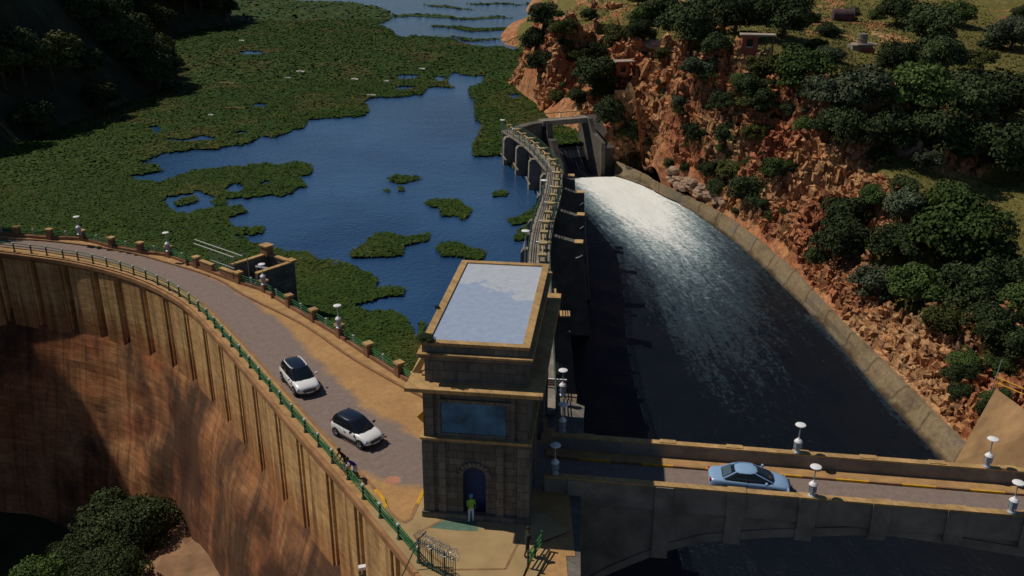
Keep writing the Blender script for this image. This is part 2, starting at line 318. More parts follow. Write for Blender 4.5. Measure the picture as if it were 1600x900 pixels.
# ------------------------------------------------------------------ mesh helpers
def link(o, parent=None):
    COL.objects.link(o)
    if parent: o.parent = parent
    return o
def tag(o, label=None, cat=None, group=None, kind=None):
    if label: o['label'] = label
    if cat: o['category'] = cat
    if group: o['group'] = group
    if kind: o['kind'] = kind
    return o
def empty(name, loc=(0, 0, 0), rz=0, label=None, cat=None, group=None):
    o = bpy.data.objects.new(name, None); o.empty_display_size = .3; link(o); o.location = loc; o.rotation_euler = (0, 0, rz)
    return tag(o, label, cat, group)
def copy_tree(o, parent=None):
    c = o.copy(); link(c); c.parent = parent
    for ch in list(KIDS.get(o.name, [])): copy_tree(ch, c)
    return c
KIDS = {}
class MB:
    def __init__(s): s.v = []; s.f = []; s.m = []; s.uv = []; s.mats = []
    def mat(s, m):
        if m not in s.mats: s.mats.append(m)
        return s.mats.index(m)
    def add(s, vs, fs, m=None, T=None):
        k = s.mat(m) if m else 0; o = len(s.v)
        for p in vs:
            p = Vector(p); s.v.append(T @ p if T else p)
        for f in fs: s.f.append([o + i for i in f]); s.m.append(k)
    def box(s, a, b, m=None, T=None):
        (x0, y0, z0), (x1, y1, z1) = a, b
        vs = [(x0, y0, z0), (x1, y0, z0), (x1, y1, z0), (x0, y1, z0), (x0, y0, z1), (x1, y0, z1), (x1, y1, z1), (x0, y1, z1)]
        s.add(vs, [(0, 3, 2, 1), (4, 5, 6, 7), (0, 1, 5, 4), (1, 2, 6, 5), (2, 3, 7, 6), (3, 0, 4, 7)], m, T)
    def prism(s, poly, z0, z1, m=None, T=None):      # poly ccw xy
        n = len(poly); vs = [(p[0], p[1], z0) for p in poly] + [(p[0], p[1], z1) for p in poly]
        fs = [tuple(reversed(range(n))), tuple(range(n, 2 * n))] + [(i, (i + 1) % n, n + (i + 1) % n, n + i) for i in range(n)]
        s.add(vs, fs, m, T)
    def tube(s, pts, r, m=None, n=6, T=None, r2=None):
        pts = [Vector(p) for p in pts]; rings = []; N = len(pts)
        for i, p in enumerate(pts):
            d = (pts[min(i + 1, N - 1)] - pts[max(i - 1, 0)]).normalized()
            u = d.cross(Vector((0, 0, 1)));
            if u.length < .05: u = d.cross(Vector((1, 0, 0)))
            u.normalize(); w = d.cross(u); rr = r if r2 is None else r + (r2 - r) * i / max(1, N - 1)
            rings.append([p + (u * math.cos(2 * math.pi * k / n) + w * math.sin(2 * math.pi * k / n)) * rr for k in range(n)])
        vs = [q for g in rings for q in g]; fs = []
        for i in range(N - 1):
            for k in range(n): fs.append((i * n + k, i * n + (k + 1) % n, (i + 1) * n + (k + 1) % n, (i + 1) * n + k))
        fs.append(tuple(range(n))); fs.append(tuple(reversed(range((N - 1) * n, N * n))))
        s.add(vs, fs, m, T)
    def lathe(s, prof, m=None, n=12, T=None):      # prof: (r,z) bottom->top
        vs = []; fs = []; N = len(prof)
        for r, z in prof:
            for k in range(n): vs.append((r * math.cos(2 * math.pi * k / n), r * math.sin(2 * math.pi * k / n), z))
        for i in range(N - 1):
            for k in range(n): fs.append((i * n + k, i * n + (k + 1) % n, (i + 1) * n + (k + 1) % n, (i + 1) * n + k))
        fs.append(tuple(reversed(range(n)))); fs.append(tuple(range((N - 1) * n, N * n)))
        s.add(vs, fs, m, T)
    def sweep(s, prof, fr, m=None, uvs=False, closed=False):     # fr: list of (pt, outward normal); prof: list of (d,z)
        o = len(s.v); k = s.mat(m) if m else 0; n = len(prof)
        for p, nn in fr:
            for d, z in prof: s.v.append(Vector((p.x + nn.x * d, p.y + nn.y * d, p.z + z)))
        for i in range(len(fr) - 1):
            for j in range(n if closed else n - 1):
                a = o + i * n + j; b2 = o + i * n + (j + 1) % n; s.f.append([a, b2, b2 + n, a + n]); s.m.append(k)
        if closed:
            s.f.append([o + j for j in range(n)]); s.m.append(k)
            s.f.append([o + (len(fr) - 1) * n + j for j in reversed(range(n))]); s.m.append(k)
    def build(s, name, mat=None, parent=None, smooth=False, bevel=0):
        me = bpy.data.meshes.new(name); me.from_pydata([tuple(v) for v in s.v], [], s.f)
        ms = s.mats if s.mats else [mat]
        for m in ms: me.materials.append(m)
        if s.mats: me.polygons.foreach_set('material_index', s.m)
        if smooth: me.polygons.foreach_set('use_smooth', [True] * len(me.polygons))
        me.update()
        o = bpy.data.objects.new(name, me); link(o, parent)
        if parent: KIDS.setdefault(parent.name, []).append(o)
        if bevel:
            bm = bmesh.new(); bm.from_mesh(me); bmesh.ops.bevel(bm, geom=list(bm.edges), offset=bevel, segments=1, affect='EDGES'); bm.to_mesh(me); bm.free()
        return o
def fixn(o):
    bm = bmesh.new(); bm.from_mesh(o.data); bmesh.ops.recalc_face_normals(bm, faces=bm.faces); bm.to_mesh(o.data); bm.free(); return o
def fast_mesh(name, V, Q, mats, mi=None, parent=None):
    me = bpy.data.meshes.new(name); V = np.asarray(V, np.float32); Q = np.asarray(Q, np.int32)
    me.vertices.add(len(V)); me.vertices.foreach_set('co', V.ravel())
    k = Q.shape[1]; me.loops.add(Q.size); me.loops.foreach_set('vertex_index', Q.ravel())
    me.polygons.add(len(Q)); me.polygons.foreach_set('loop_start', np.arange(0, Q.size, k, dtype=np.int32)); me.polygons.foreach_set('loop_total', np.full(len(Q), k, np.int32))
    for m in mats: me.materials.append(m)
    if mi is not None: me.polygons.foreach_set('material_index', np.asarray(mi, np.int32))
    me.polygons.foreach_set('use_smooth', [False] * len(me.polygons)); me.update(calc_edges=True); o = bpy.data.objects.new(name, me); link(o, parent)
    if parent: KIDS.setdefault(parent.name, []).append(o)
    return o
def vattr(o, name, vals):
    a = o.data.attributes.new(name, 'FLOAT', 'POINT'); a.data.foreach_set('value', np.asarray(vals, np.float32))
def setuv(o, uvv):          # per-vertex uv
    l = o.data.uv_layers.new(name='UVMap'); idx = np.zeros(len(o.data.loops), np.int32); o.data.loops.foreach_get('vertex_index', idx)
    l.data.foreach_set('uv', np.asarray(uvv, np.float32)[idx].ravel())
def grid_faces(nr, nc):
    i = np.arange(nr - 1)[:, None] * nc + np.arange(nc - 1)[None, :]
    return np.stack([i, i + 1, i + nc + 1, i + nc], -1).reshape(-1, 4)
def smoothline(pts, step=1.0, closed=False):
    pts = [Vector(p) for p in pts]; out = []
    for i in range(len(pts) - 1):
        p0 = pts[max(i - 1, 0)]; p1 = pts[i]; p2 = pts[i + 1]; p3 = pts[min(i + 2, len(pts) - 1)]
        n = max(2, int((p2 - p1).length / step * 3))
        for k in range(n):
            t = k / n
            out.append(.5 * ((2 * p1) + (p2 - p0) * t + (2 * p0 - 5 * p1 + 4 * p2 - p3) * t * t + (3 * p1 - p0 - 3 * p2 + p3) * t ** 3))
    out.append(pts[-1]); L = [0]
    for a, b in zip(out[:-1], out[1:]): L.append(L[-1] + (b - a).length)
    n = max(2, int(L[-1] / step)); res = []; j = 0
    for k in range(n + 1):
        t = L[-1] * k / n
        while j < len(L) - 2 and L[j + 1] < t: j += 1
        res.append(out[j].lerp(out[j + 1], (t - L[j]) / max(1e-6, L[j + 1] - L[j])))
    return res
def frames(line, side=1):     # outward normals to the (side=+1: right of travel)
    fr = []
    for i, p in enumerate(line):
        d = line[min(i + 1, len(line) - 1)] - line[max(i - 1, 0)]; d.z = 0; d.normalize()
        fr.append((p, Vector((d.y, -d.x, 0)) * side))
    return fr
exec_parts = []
# =================================================================== LAYOUT LINES (world metres)
LAKEZ = -4.5
TH = math.radians(-6.6)                      # tower and bridge axis
def V2(a): return Vector((a[0], a[1], 0))
rail_px = [(20,380),(46.7,382.7),(71,385.7),(96.7,390),(120,393.3),(143.3,398.3),(165.3,403.3),(187.3,409.3),(207.3,415.7),(226.7,422.3),(245,430.7),(262.7,439.3),(278.7,448.3),(294.7,459.3),(309.3,470.7),(322.7,483.3),(334.3,496.7),(346.7,510),(360,525),(374,540),(389,557.5),(404.3,575),(420.7,593.3),(437.3,612.7),(455.7,632.7),(475.7,656),(496.7,678.3),(518.3,703.3),(542.7,728.3),(566.7,758.3),(593.3,787.3),(622.3,820),(653.3,856)]
rail_posts = [V2((-55.8, 88.9)), V2((-53.7, 88.3))] + [V2(P(x, y, 1.05)) for x, y in rail_px]
nline = smoothline([V2((-80, 92)), V2((-66, 91.2))] + rail_posts[::3] + [V2((-4.0, 37.4)), V2((-2.6, 35.2)), V2((-0.6, 32.2))], .7)
pil_px = [(25,354),(76,358),(127,360),(173,371),(218,379),(262,385),(306,401),(372,425),(412,438),(451,461),(489,483),(530,507),(575,536),(623,566)]
pillars = [V2(P(x, y, 1.25)) for x, y in pil_px]
fline = smoothline([V2((-80, 97.2)), V2((-66, 95.5))] + pillars + [V2((-6.0, 57.6)), V2((-4.2, 55.3))], .7)
kerb_px = [(0,373),(60,375),(133,383),(200,394),(250,407),(333,433),(383,462),(473,507),(540,553),(587,581),(657,618)]
kline = smoothline([V2((-80, 94.6)), V2((-66, 93.2))] + [V2(P(x, y, .1)) for x, y in kerb_px] + [V2((-4.4, 56.2))], .7)
nkerb_px = [(472,648),(517,697),(580,767),(600,790),(613,807),(624,815),(633,818),(643,812),(647,803),(655,785),(664,765)]
nkerb = [V2(P(x, y, .1)) for x, y in nkerb_px]
TO = Vector((-4.78, 42.9, 0)); TM = Matrix.Translation(TO) @ Matrix.Rotation(TH, 4, 'Z')
tex, tey = Vector((math.cos(TH), math.sin(TH), 0)), Vector((-math.sin(TH), math.cos(TH), 0))
TW, TD, THT = 5.75, 12.9, 11.0
BT = math.radians(-7.7); bx, by = Vector((math.cos(BT), math.sin(BT), 0)), Vector((-math.sin(BT), math.cos(BT), 0))
BN = Vector((2.9146, 45.356, 0))             # near parapet, outer edge line start
BF = Vector((3.78, 50.35, 0)) + by * .0
BW = (BF - BN).dot(by)                       # outer width of the bridge
print('bridge width', BW)
CA, CB = -13.0 - 70 * 4 / 85, 4 / 85.0          # channel water plane z = CA + CB*... (falls towards the viewer)
CA, CB = -16.3, 0.047
wl_px = [(925,272),(960,276),(1000,289),(1050,312),(1130,365),(1200,425),(1280,505),(1330,562),(1380,622),(1430,676),(1470,718)]
wt_px = [(945,228),(960,250),(1000,270),(1040,290),(1095,317),(1150,350),(1230,415),(1290,480),(1370,560),(1440,630),(1500,690)]
waterline = [PS(x, y, CA, CB) for x, y in wl_px[1:]]
walltop = [PS(x, y, CA + 1.9, CB) for x, y in wt_px[1:]]
for L in (waterline, walltop):
    d = (L[-1] - L[-2]).normalized(); L.append(L[-1] + d * 14); L.append(L[-1] + d * 60)
print('waterline', [tuple(round(c, 1) for c in p) for p in waterline])
print('walltop', [tuple(round(c, 1) for c in p) for p in walltop])
# spillway walkway centre line
A_px = [(842,408),(847,359),(855.6,327.6),(864,298),(867,268)]
deckA = [V2((2.0, 54.5)), V2((2.3, 68))] + [V2(P(x, y, .4)) for x, y in A_px]
deckB = [deckA[-1], V2(P(841, 238, .4)), V2(P(821, 221, .4)), V2(P(793, 203, .4))]
deckC = [V2(P(844, 188, .4)), V2(P(880, 185, .4)), V2(P(916, 182, .4))]
print('deckA', deckA, 'B', deckB, 'C', deckC)

# =================================================================== GROUND, WATER, HILLS
# ---- lake: one sheet bounded by the dam, the spillway and running off to the horizon
lake_poly = [(-1500, 93.5), (-80, 94.5)] + [(p.x, p.y) for p in fline[::6]] + [(0, 56.5), (deckA[1].x, deckA[1].y)] + [(p.x, p.y) for p in deckA[2:]] + [(p.x, p.y) for p in deckB[1:]] + [(p.x, p.y) for p in deckC] + [(deckC[-1].x + 14, deckC[-1].y + 4), (200, 190), (1500, 1200), (3000, 6000), (-3500, 6000), (-3500, 93.5)]
bm = bmesh.new(); vs = [bm.verts.new((x, y, LAKEZ)) for x, y in lake_poly]
es = [bm.edges.new((vs[i], vs[(i + 1) % len(vs)])) for i in range(len(vs))]
bmesh.ops.triangle_fill(bm, edges=es, use_beauty=True, normal=(0, 0, 1))
for f in bm.faces:
    if f.normal.z < 0: f.normal_flip()
me = bpy.data.meshes.new('lake_water'); bm.to_mesh(me); bm.free(); me.materials.append(M['lake'])
lake = bpy.data.objects.new('lake_water', me); link(lake); tag(lake, 'deep blue rippled lake water behind the dam', 'water', kind='structure')

# ---- spillway channel water
ctr = smoothline(waterline, 1.0); nC = 46
chv = []; cuv = []; foam = []
lA = smoothline([V2((4.2, 20)), V2((4.6, 44)), V2((6.3, 60))] + [p + Vector((3.5, 0, 0)) for p in deckA[2:6]] + [deckA[-1] + Vector((2.2, 3.0, 0))], 1.0)
def left_edge(y):
    best = min(lA, key=lambda q: abs(q.y - y)); return best.x
u = 0
for i, p in enumerate(ctr):
    if i: u += (p - ctr[i - 1]).length
    # rows run roughly square to the flow, clipped at the buttress line
    yl = p.y - 0.12 * max(0, p.x - 8); lx = left_edge(yl) if yl < 130 else 8.6 + (yl - 130) * .02
    l = Vector((lx, yl, 0))
    for k in range(nC):
        t = k / (nC - 1); x = p.x + .6 + (l.x - p.x - 1.2) * t; y = p.y + (l.y - p.y) * t
        z = CA + CB * y
        wv = fbm(np.array([x * .35]), np.array([y * .35]), 5, 3)[0]; z += .22 * wv
        chv.append((x, y, z)); w = (p.x - x); cuv.append((u, w))
        # foam streams from the open right-hand gates, drifting out and fading
        cen = .34 + .10 * min(1, u / 60); wid = .42 * math.exp(-u / 45) + .26
        f = math.exp(-((t - cen) / wid) ** 2) * (1.30 * math.exp(-(u / 56) ** 1.7))
        f += .30 * math.exp(-(w / 1.1)) * (1 if u > 60 else .2)
        foam.append(f - .05 - .12 * min(1, u / 60) * (t > .6))
ch = fast_mesh('channel_water', chv, grid_faces(len(ctr), nC)[:, ::-1], [M['channel']])
setuv(ch, cuv); vattr(ch, 'foam', foam); ch.data.polygons.foreach_set('use_smooth', [True] * len(ch.data.polygons))
tag(ch, 'dark water with a white foam streak running down the spillway channel', 'water', kind='structure')

# ---- right bank terrain: fitted through surveyed points
ctl = []
def T3(px, py, Y): ctl.append(tuple(PY(px, py, Y)))
for a in [(1000,235,152),(1080,280,140),(1160,330,127),(1240,398,112),(1300,458,101),(1380,545,88),(1440,612,79),(1500,672,73),
          (990,150,154),(1060,125,150),(1130,118,146),(1200,112,140),(1178,88,140),(977,136,158),(1300,140,131),(1250,175,133),(1330,260,121),(1400,190,127),(1400,300,112),(1450,430,98),
          (1550,330,113),(1600,300,119),(1550,280,124),(1590,200,135),(1500,230,128),(1560,120,150),(1400,110,150),(1330,70,162),(1450,30,188),(1600,30,190),(1600,0,225),
          (1200,20,200),(1100,50,182),(1000,60,188),(950,20,230),(900,60,212),(872,100,203),(855,140,190),(1500,560,82),(1560,520,86),(1545,610,76),(1450,520,88.5),(1400,480,94),(1350,400,106),(1550,450,95),(1320,340,113),
          (1060,200,146),(1150,220,137),(1220,290,126),(940,150,160),(930,190,160),(1100,85,158),(1270,95,146),(1500,130,146)]:
    T3(*a)
for p, z in [((13, 203), -4.6), ((12, 196), -4.6), ((2.5, 304), -4.8), ((12, 418), -4.8), ((9, 240), -4.7), ((15, 172), -4.2), ((60, 300), 24), ((200, 400), 46), ((120, 220), 24), ((110, 120), 6), ((100, 80), 0), ((60, 60), -7), ((48, 62), -10), ((60, 400), 26), ((20, 500), 4), ((150, 600), 40), ((45, 30), -13), ((100, 20), -4), ((-10, 250), -9), ((-15, 400), -9), ((-12, 180), -9)]:
    ctl.append((p[0], p[1], z))
for p in walltop[::1]: ctl.append((p.x + .6, p.y + .4, p.z - .5))
C = np.array(ctl)
def tps_fit(C, lam=.4):
    n = len(C); d = np.hypot(C[:, None, 0] - C[None, :, 0], C[:, None, 1] - C[None, :, 1]) / 50
    K = np.where(d > 0, d * d * np.log(d + 1e-12), 0) + lam * 1e-3 * np.eye(n)
    Pm = np.c_[np.ones(n), C[:, 0] / 50, C[:, 1] / 50]; A = np.block([[K, Pm], [Pm.T, np.zeros((3, 3))]])
    return np.linalg.solve(A, np.r_[C[:, 2], 0, 0, 0])
Wt = tps_fit(C)
def hbase(x, y):
    x = np.asarray(x, float); y = np.asarray(y, float); r = Wt[-3] + Wt[-2] * x / 50 + Wt[-1] * y / 50
    for k in range(len(C)):
        d = np.hypot(x - C[k, 0], y - C[k, 1]) / 50; r = r + Wt[k] * np.where(d > 0, d * d * np.log(d + 1e-12), 0)
    return r
wts = smoothline(walltop, 1.0); wys = np.array([p.y for p in wts])[::-1]; wxs = np.array([p.x for p in wts])[::-1]
def xwall(y):      # right edge of the channel lining, carried on as the lake shore behind the gates
    far = np.interp(y, [150, 160, 166, 185, 203, 240, 304, 418, 600], [18, 17.5, 15, 9, 8, 0, -8, 0, 20])
    nr = np.interp(y, wys, wxs); return np.where(y > 158, far, nr)
def rockiness(x, y):
    g = 1.0; hx = (hbase(x + g, y) - hbase(x - g, y)) / (2 * g); hy = (hbase(x, y + g) - hbase(x, y - g)) / (2 * g)
    return np.hypot(hx, hy)
ys = np.r_[np.arange(20, 66, 2.0), np.arange(66, 162, .42), np.arange(162, 240, 1.0), np.arange(240, 700, 6.0)]
ts = np.r_[np.arange(0, 26, .38), np.arange(26, 70, .9), np.geomspace(70, 700, 30)]
YY, TT = np.meshgrid(ys, ts, indexing='ij'); farb = np.clip((YY - 160) / 8, 0, 1); XX = xwall(YY) + TT + .15 - 4 * farb
Z0 = hbase(np.minimum(XX, 240), YY); SL = rockiness(np.minimum(XX, 240), YY)
rk = np.clip((SL - .45) / .5, 0, 1); rk = np.maximum(rk, .7 * (YY < 103) * (TT < 15) * (YY > 66))
fadein = np.clip((TT - 1) / 5.0, 0, 1)
b1, s1, v1 = cellnoise(XX / 2.6 + fbm(XX / 4, YY / 4, 3) * .8, YY / 2.0, 21); b2, s2, v2 = cellnoise(XX / .95, YY / .8, 33)
ridge = 1 - np.abs(fbm(XX / 9 + 5, YY / 5, 8, 5)) * 2
Z = Z0 + fadein * (rk * ((1 - 2 * np.abs(fbm(YY / 5.5 + fbm(XX / 8, YY / 8, 2) , TT / 16, 19, 4)) * 2) * 2.2 + (v1 - .5) * 2.0 + (v2 - .5) * 1.5 + (ridge - .6) * 1.8 + fbm(XX / 2.2, YY / 1.8, 12, 5) * 2.4 + (s1 - b1) * .9 + (s2 - b2) * .6) + (1 - rk) * fbm(XX / 7, YY / 7, 40, 5) * .9)
cb1, cs1, cv1 = cellnoise(YY / 1.5, Z0 / 1.9, 71); sx = fadein * rk * (fbm(YY / 2.0, Z0 / 2.2, 55, 5) * 2.6 + (cv1 - .5) * 1.2); sy = fadein * rk * fbm(XX / 1.8 + 9, Z0 / 1.6, 66, 5) * 1.2
XX2 = XX + sx; YY2 = YY + sy
Z = Z - farb * np.clip(1 - TT / 6, 0, 1) ** 1.3 * np.maximum(Z + 7.5, 0)
beyond = np.clip((YY - 600) / 100, 0, 1); Z = Z * (1 - beyond)
Vt = np.stack([XX2, YY2, Z], -1).reshape(-1, 3)
TERRAIN_FACES = grid_faces(len(ys), len(ts))[:, ::-1]
flat = np.clip((.75 - SL) / .4, 0, 1); flat = np.where((YY > 165) , np.clip(flat + .7, 0, 1) * 1.0, flat)
flat = np.where((YY < 92) & (TT < 14), 0.0, flat); topg = np.clip((Z0 - 8.0 + fbm(XX / 6, YY / 6, 81, 3) * 4) / 2.5, 0, 1) * (YY > 100); flat = np.maximum(flat, topg * .95 * np.clip((1.5 - SL) / .4, 0, 1)); flat = flat * np.clip((TT - 3 - 6 * farb) / 4, 0, 1); flat = np.where(YY > 165, flat * (.45 + .55 * (fbm(XX / 5, YY / 8, 83, 4) > -.12)) * np.clip((1.25 - SL) / .4, 0, 1), flat); flat = np.where((YY > 140) & (XX < 45) & (YY < 185), flat * np.clip((1.1 - SL) / .4, .25, 1), flat)

# fractured blocks standing out of the cliff, part of the same rock mesh
cand = np.argwhere((rk > .35) & (TT > 1.2) & (TT < 60) & (YY < 320) & (YY > 68) & (flat < .55))
pick = cand[rng.choice(len(cand), 38000)]
cube = np.array([(-1, -1, -1), (1, -1, -1), (1, 1, -1), (-1, 1, -1), (-1, -1, 1), (1, -1, 1), (1, 1, 1), (-1, 1, 1)], float)
cf = np.array([(0, 3, 2, 1), (4, 5, 6, 7), (0, 1, 5, 4), (1, 2, 6, 5), (2, 3, 7, 6), (3, 0, 4, 7)])
BVt = []; BQ = []
for k, (i, j) in enumerate(pick):
    c0 = np.array([XX2[i, j], YY2[i, j], Z[i, j]]); sz = .18 + .95 * rng.random() ** 3.2; far_ = 1 + max(0, YY[i, j] - 110) / 160
    dims = sz * far_ * np.array([rng.uniform(.25, .6), rng.uniform(.45, 1.0), rng.uniform(.8, 1.8)])
    R3 = np.array(Euler((rng.normal(.25, .25), rng.normal(-.15, .28), rng.normal(.35, .55))).to_matrix())
    v = (cube * (1 + rng.uniform(-.5, .18, (8, 3)))) * dims * .62
    BVt.append(v @ R3.T + c0 + np.array([-.12, -.05, 0]) * sz); BQ.append(cf + 8 * k)
BVt = np.concatenate(BVt); BQ = np.concatenate(BQ)
hill = fast_mesh('hillside_terrain', np.r_[Vt, BVt], np.r_[TERRAIN_FACES, BQ + len(Vt)], [M['rock']])
vattr(hill, 'grass', np.r_[(flat * .95 + .05).ravel(), np.zeros(len(BVt)) + .05]); tag(hill, 'red rocky cliff and grassy hillside above the spillway channel', 'hillside', kind='structure')
print('cliff faces', len(hill.data.polygons), 'z range', Z.min(), Z.max())
HG = {}
def hz(x, y): return float(hbase(np.array([x]), np.array([y]))[0])
def hit(px, py, y0=60, y1=420):      # where the view ray meets the hillside
    d = ray(px, py); Y = np.linspace(y0, y1, 900); x = d.x / d.y * Y; z = H + d.z / d.y * Y
    hh = hbase(x, Y); b = np.where((z <= hh) & (x > xwall(Y)))[0]
    if len(b) == 0: return None
    k = b[0]; return Vector((x[k], Y[k], hh[k]))

# ---- left wooded promontory (steep hill in its own shade)
shore_px = [(0,240),(60,217),(150,182),(225,155),(262,138),(262,120),(235,100),(205,86),(215,64),(300,50),(362,40),(362,22),(350,5),(335,-20),(300,-45)]
shore = [P(x, y, LAKEZ) for x, y in shore_px]
lp = [(-140, 97), (-100, 130)] + [(p.x, p.y) for p in shore] + [(-400, 1400), (-1400, 1400), (-1400, 97)]
xs = np.r_[-np.geomspace(1300, 60, 110)]; ys2 = np.r_[np.arange(97, 460, 3.5), np.geomspace(465, 1300, 25)]
YL, XL = np.meshgrid(ys2, xs, indexing='ij')
jx, jy = fbm(XL / 14, YL / 14, 71) * 8, fbm(XL / 14, YL / 14, 72) * 8
ins = inpoly(XL + jx * .4, YL + jy * .4, lp); dist = segdist(XL, YL, [(a[0], a[1]) for a in lp[:-2]])
def lefth(dist): return np.minimum(dist * 1.25, 60 + dist * .18)
ZL = np.where(ins, LAKEZ - .6 + np.minimum(lefth(dist), 120) + fbm(XL / 25, YL / 25, 73) * np.minimum(dist, 14) * .8, LAKEZ - 1.5)
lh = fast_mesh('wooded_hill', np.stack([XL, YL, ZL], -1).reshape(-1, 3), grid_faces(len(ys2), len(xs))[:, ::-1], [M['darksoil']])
tag(lh, 'dark wooded hillside rising from the left lake shore', 'hillside', kind='structure')
def hl(x, y):
    i = inpoly(np.array([x]), np.array([y]), lp)[0]
    if not i: return None
    d = segdist(np.array([x]), np.array([y]), [(a[0], a[1]) for a in lp[:-2]])[0]
    return LAKEZ - .6 + min(float(lefth(d)), 120), d

# ---- valley floor below the dam, with the left abutment slope out of frame
xs = np.arange(-150, 12, 1.6); ys3 = np.arange(-10, 97, 1.6); YV, XV = np.meshgrid(ys3, xs, indexing='ij')
nx = np.array([p.x for p in nline]); ny = np.array([p.y for p in nline])
ZV = -22.0 - np.clip((-33 - XV) * .85, 0, 17) + np.clip((-62 - XV) * 1.3, 0, 70) + fbm(XV / 6, YV / 6, 91) * 1.6 + np.clip((XV + 26) * .30, 0, 7)
vf = fast_mesh('valley_floor', np.stack([XV, YV, ZV], -1).reshape(-1, 3), grid_faces(len(ys3), len(xs))[:, ::-1], [M['sand']]); xs_v = xs
tag(vf, 'sandy valley floor at the foot of the dam', 'ground', kind='structure')

# ---- left abutment hill, added out of frame, its height shaped to shade the dam face
xs = np.arange(-200, -66, 2.4); y5 = np.arange(40, 150, 2.4); YB, XB = np.meshgrid(y5, xs, indexing='ij')
rise = np.clip((-72 - XB) * 3.2, 0, 47) * np.clip((YB - 52) / 14, 0, 1) * np.clip((122 - YB) / 16, 0, 1)
ZB = -30 + rise * 1.42 + fbm(XB / 9, YB / 9, 93) * 9 * np.clip(rise / 20, 0, 1)
ah = fast_mesh('abutment_shade_hill', np.stack([XB, YB, ZB], -1).reshape(-1, 3), grid_faces(len(y5), len(xs))[:, ::-1], [M['darksoil']])
tag(ah, 'unseen steep wooded hill at the left end of the dam, shaped to shade its face', 'hillside', kind='structure')
# ---- ground far below everything so nothing ends in mid air
g = MB(); g.add([(-3500, -600, -30), (3500, -600, -30), (3500, 6000, -30), (-3500, 6000, -30)], [(0, 1, 2, 3)]); o = g.build('base_ground', M['darksoil']); tag(o, 'low ground beyond the valley', 'ground', kind='structure')
# far shore hills (above the frame, seen only from other views and in reflections)
xs = np.linspace(-3000, 3000, 60); y4 = np.linspace(1500, 3500, 18); YF, XF = np.meshgrid(y4, xs, indexing='ij')
ZF = LAKEZ - 2 + np.clip((YF - 1550) / 900, 0, 1) * (38 + 25 * fbm(XF / 600, YF / 600, 5))
o = fast_mesh('far_shore_hills', np.stack([XF, YF, ZF], -1).reshape(-1, 3), grid_faces(18, 60)[:, ::-1], [M['darksoil']]); tag(o, 'distant hills across the lake', 'hills', kind='structure')

# ---- floating hyacinth
def Lk(pts): return [(P(x, y, LAKEZ).x, P(x, y, LAKEZ).y) for x, y in pts]
main_water = Lk([(690,114),(770,117),(765,128),(745,132),(735,140),(750,150),(757,160),(752,175),(758,190),(765,200),(750,225),(750,240),(775,243),(800,262),(900,262),(900,420),(700,540),(662,525),(640,497),(545,480),(570,468),(628,462),(632,451),(575,455),(587,438),(560,425),(530,410),(470,400),(395,382),(380,372),(418,366),(420,356),(375,360),(345,348),(385,335),(372,325),(330,330),(290,335),(262,337),(228,318),(265,308),(300,303),(345,316),(440,306),(475,294),(455,282),(496,268),(490,257),(400,258),(330,268),(285,272),(228,291),(203,283),(200,278),(245,270),(203,262),(240,243),(285,238),(330,238),(385,226),(430,213),(470,202),(490,186),(540,182),(574,176),(570,165),(552,158),(585,155),(648,150),(665,140),(700,138),(680,127)])
upper_water = Lk([(468,0),(540,3),(585,10),(622,22),(612,32),(590,40),(620,48),(640,58),(690,60),(740,68),(790,76),(812,76),(815,60),(850,45),(900,20),(900,-30),(845,-60),(700,-80),(500,-80),(380,-40),(400,-12)])
streaks = [Lk(q) for q in ([(640,7),(700,10),(760,14),(700,14)],[(600,25),(640,22),(720,27),(780,26),(800,29),(700,30)],[(665,42),(720,40),(790,45),(845,42),(845,49),(800,48),(740,48)],[(720,4),(790,5),(840,8),(760,7)],[(680,57),(740,58),(790,62),(740,63)])]
pockets = [Lk(q) for q in ([(372,83),(390,80),(412,82),(410,86),(385,86)],[(399,165),(408,162),(421,164),(415,169),(402,168)],[(618,120),(632,117),(652,119),(648,124),(625,123)],[(618,137),(635,135),(650,137),(640,141),(622,141)],[(222,201),(240,198),(253,202),(245,208),(238,213),(232,206)],[(252,218),(290,219),(315,213),(338,218),(330,222),(290,223),(258,222)],[(364,209),(378,206),(390,209),(378,211)],[(345,298),(365,288),(380,294),(372,303),(350,302)],[(405,289),(418,283),(424,288),(408,292)],[(792,148),(812,147),(815,153),(795,154)])]
isl_px = [[(538,397),(560,385),(572,372),(600,366),(640,371),(667,367),(662,379),(632,385),(628,400),(600,405),(570,402),(548,404)],[(680,390),(700,380),(725,383),(745,386),(764,392),(758,404),(720,402),(688,404)],[(648,320),(665,315),(690,314),(712,312),(722,318),(740,326),(732,336),(722,344),(700,338),(690,342),(684,328),(664,326)],[(605,282),(620,275),(645,276),(655,281),(640,286),(618,288)],[(621,294),(630,291),(638,295),(632,299),(624,299)],[(768,304),(778,299),(792,301),(790,308),(775,309)],[(790,343),(810,340),(826,332),(845,317),(870,315),(862,350),(830,352),(800,351)],[(504,408),(518,405),(526,411),(515,416)],[(264,318),(285,311),(303,309),(308,317),(285,322),(268,325)],[(330,318),(345,311),(352,318),(345,325),(333,324)],[(800,374),(815,357),(850,352),(850,372),(815,378)],[(560,468),(580,458),(612,451),(636,452),(630,464),(600,468)],[(205,262),(218,258),(243,261),(232,266),(212,267)],[(600,300),(606,298),(611,301),(604,303)]]
islands = [Lk(q) for q in isl_px]
right_mat_ok = True
lakeP = np.array(lake_poly)
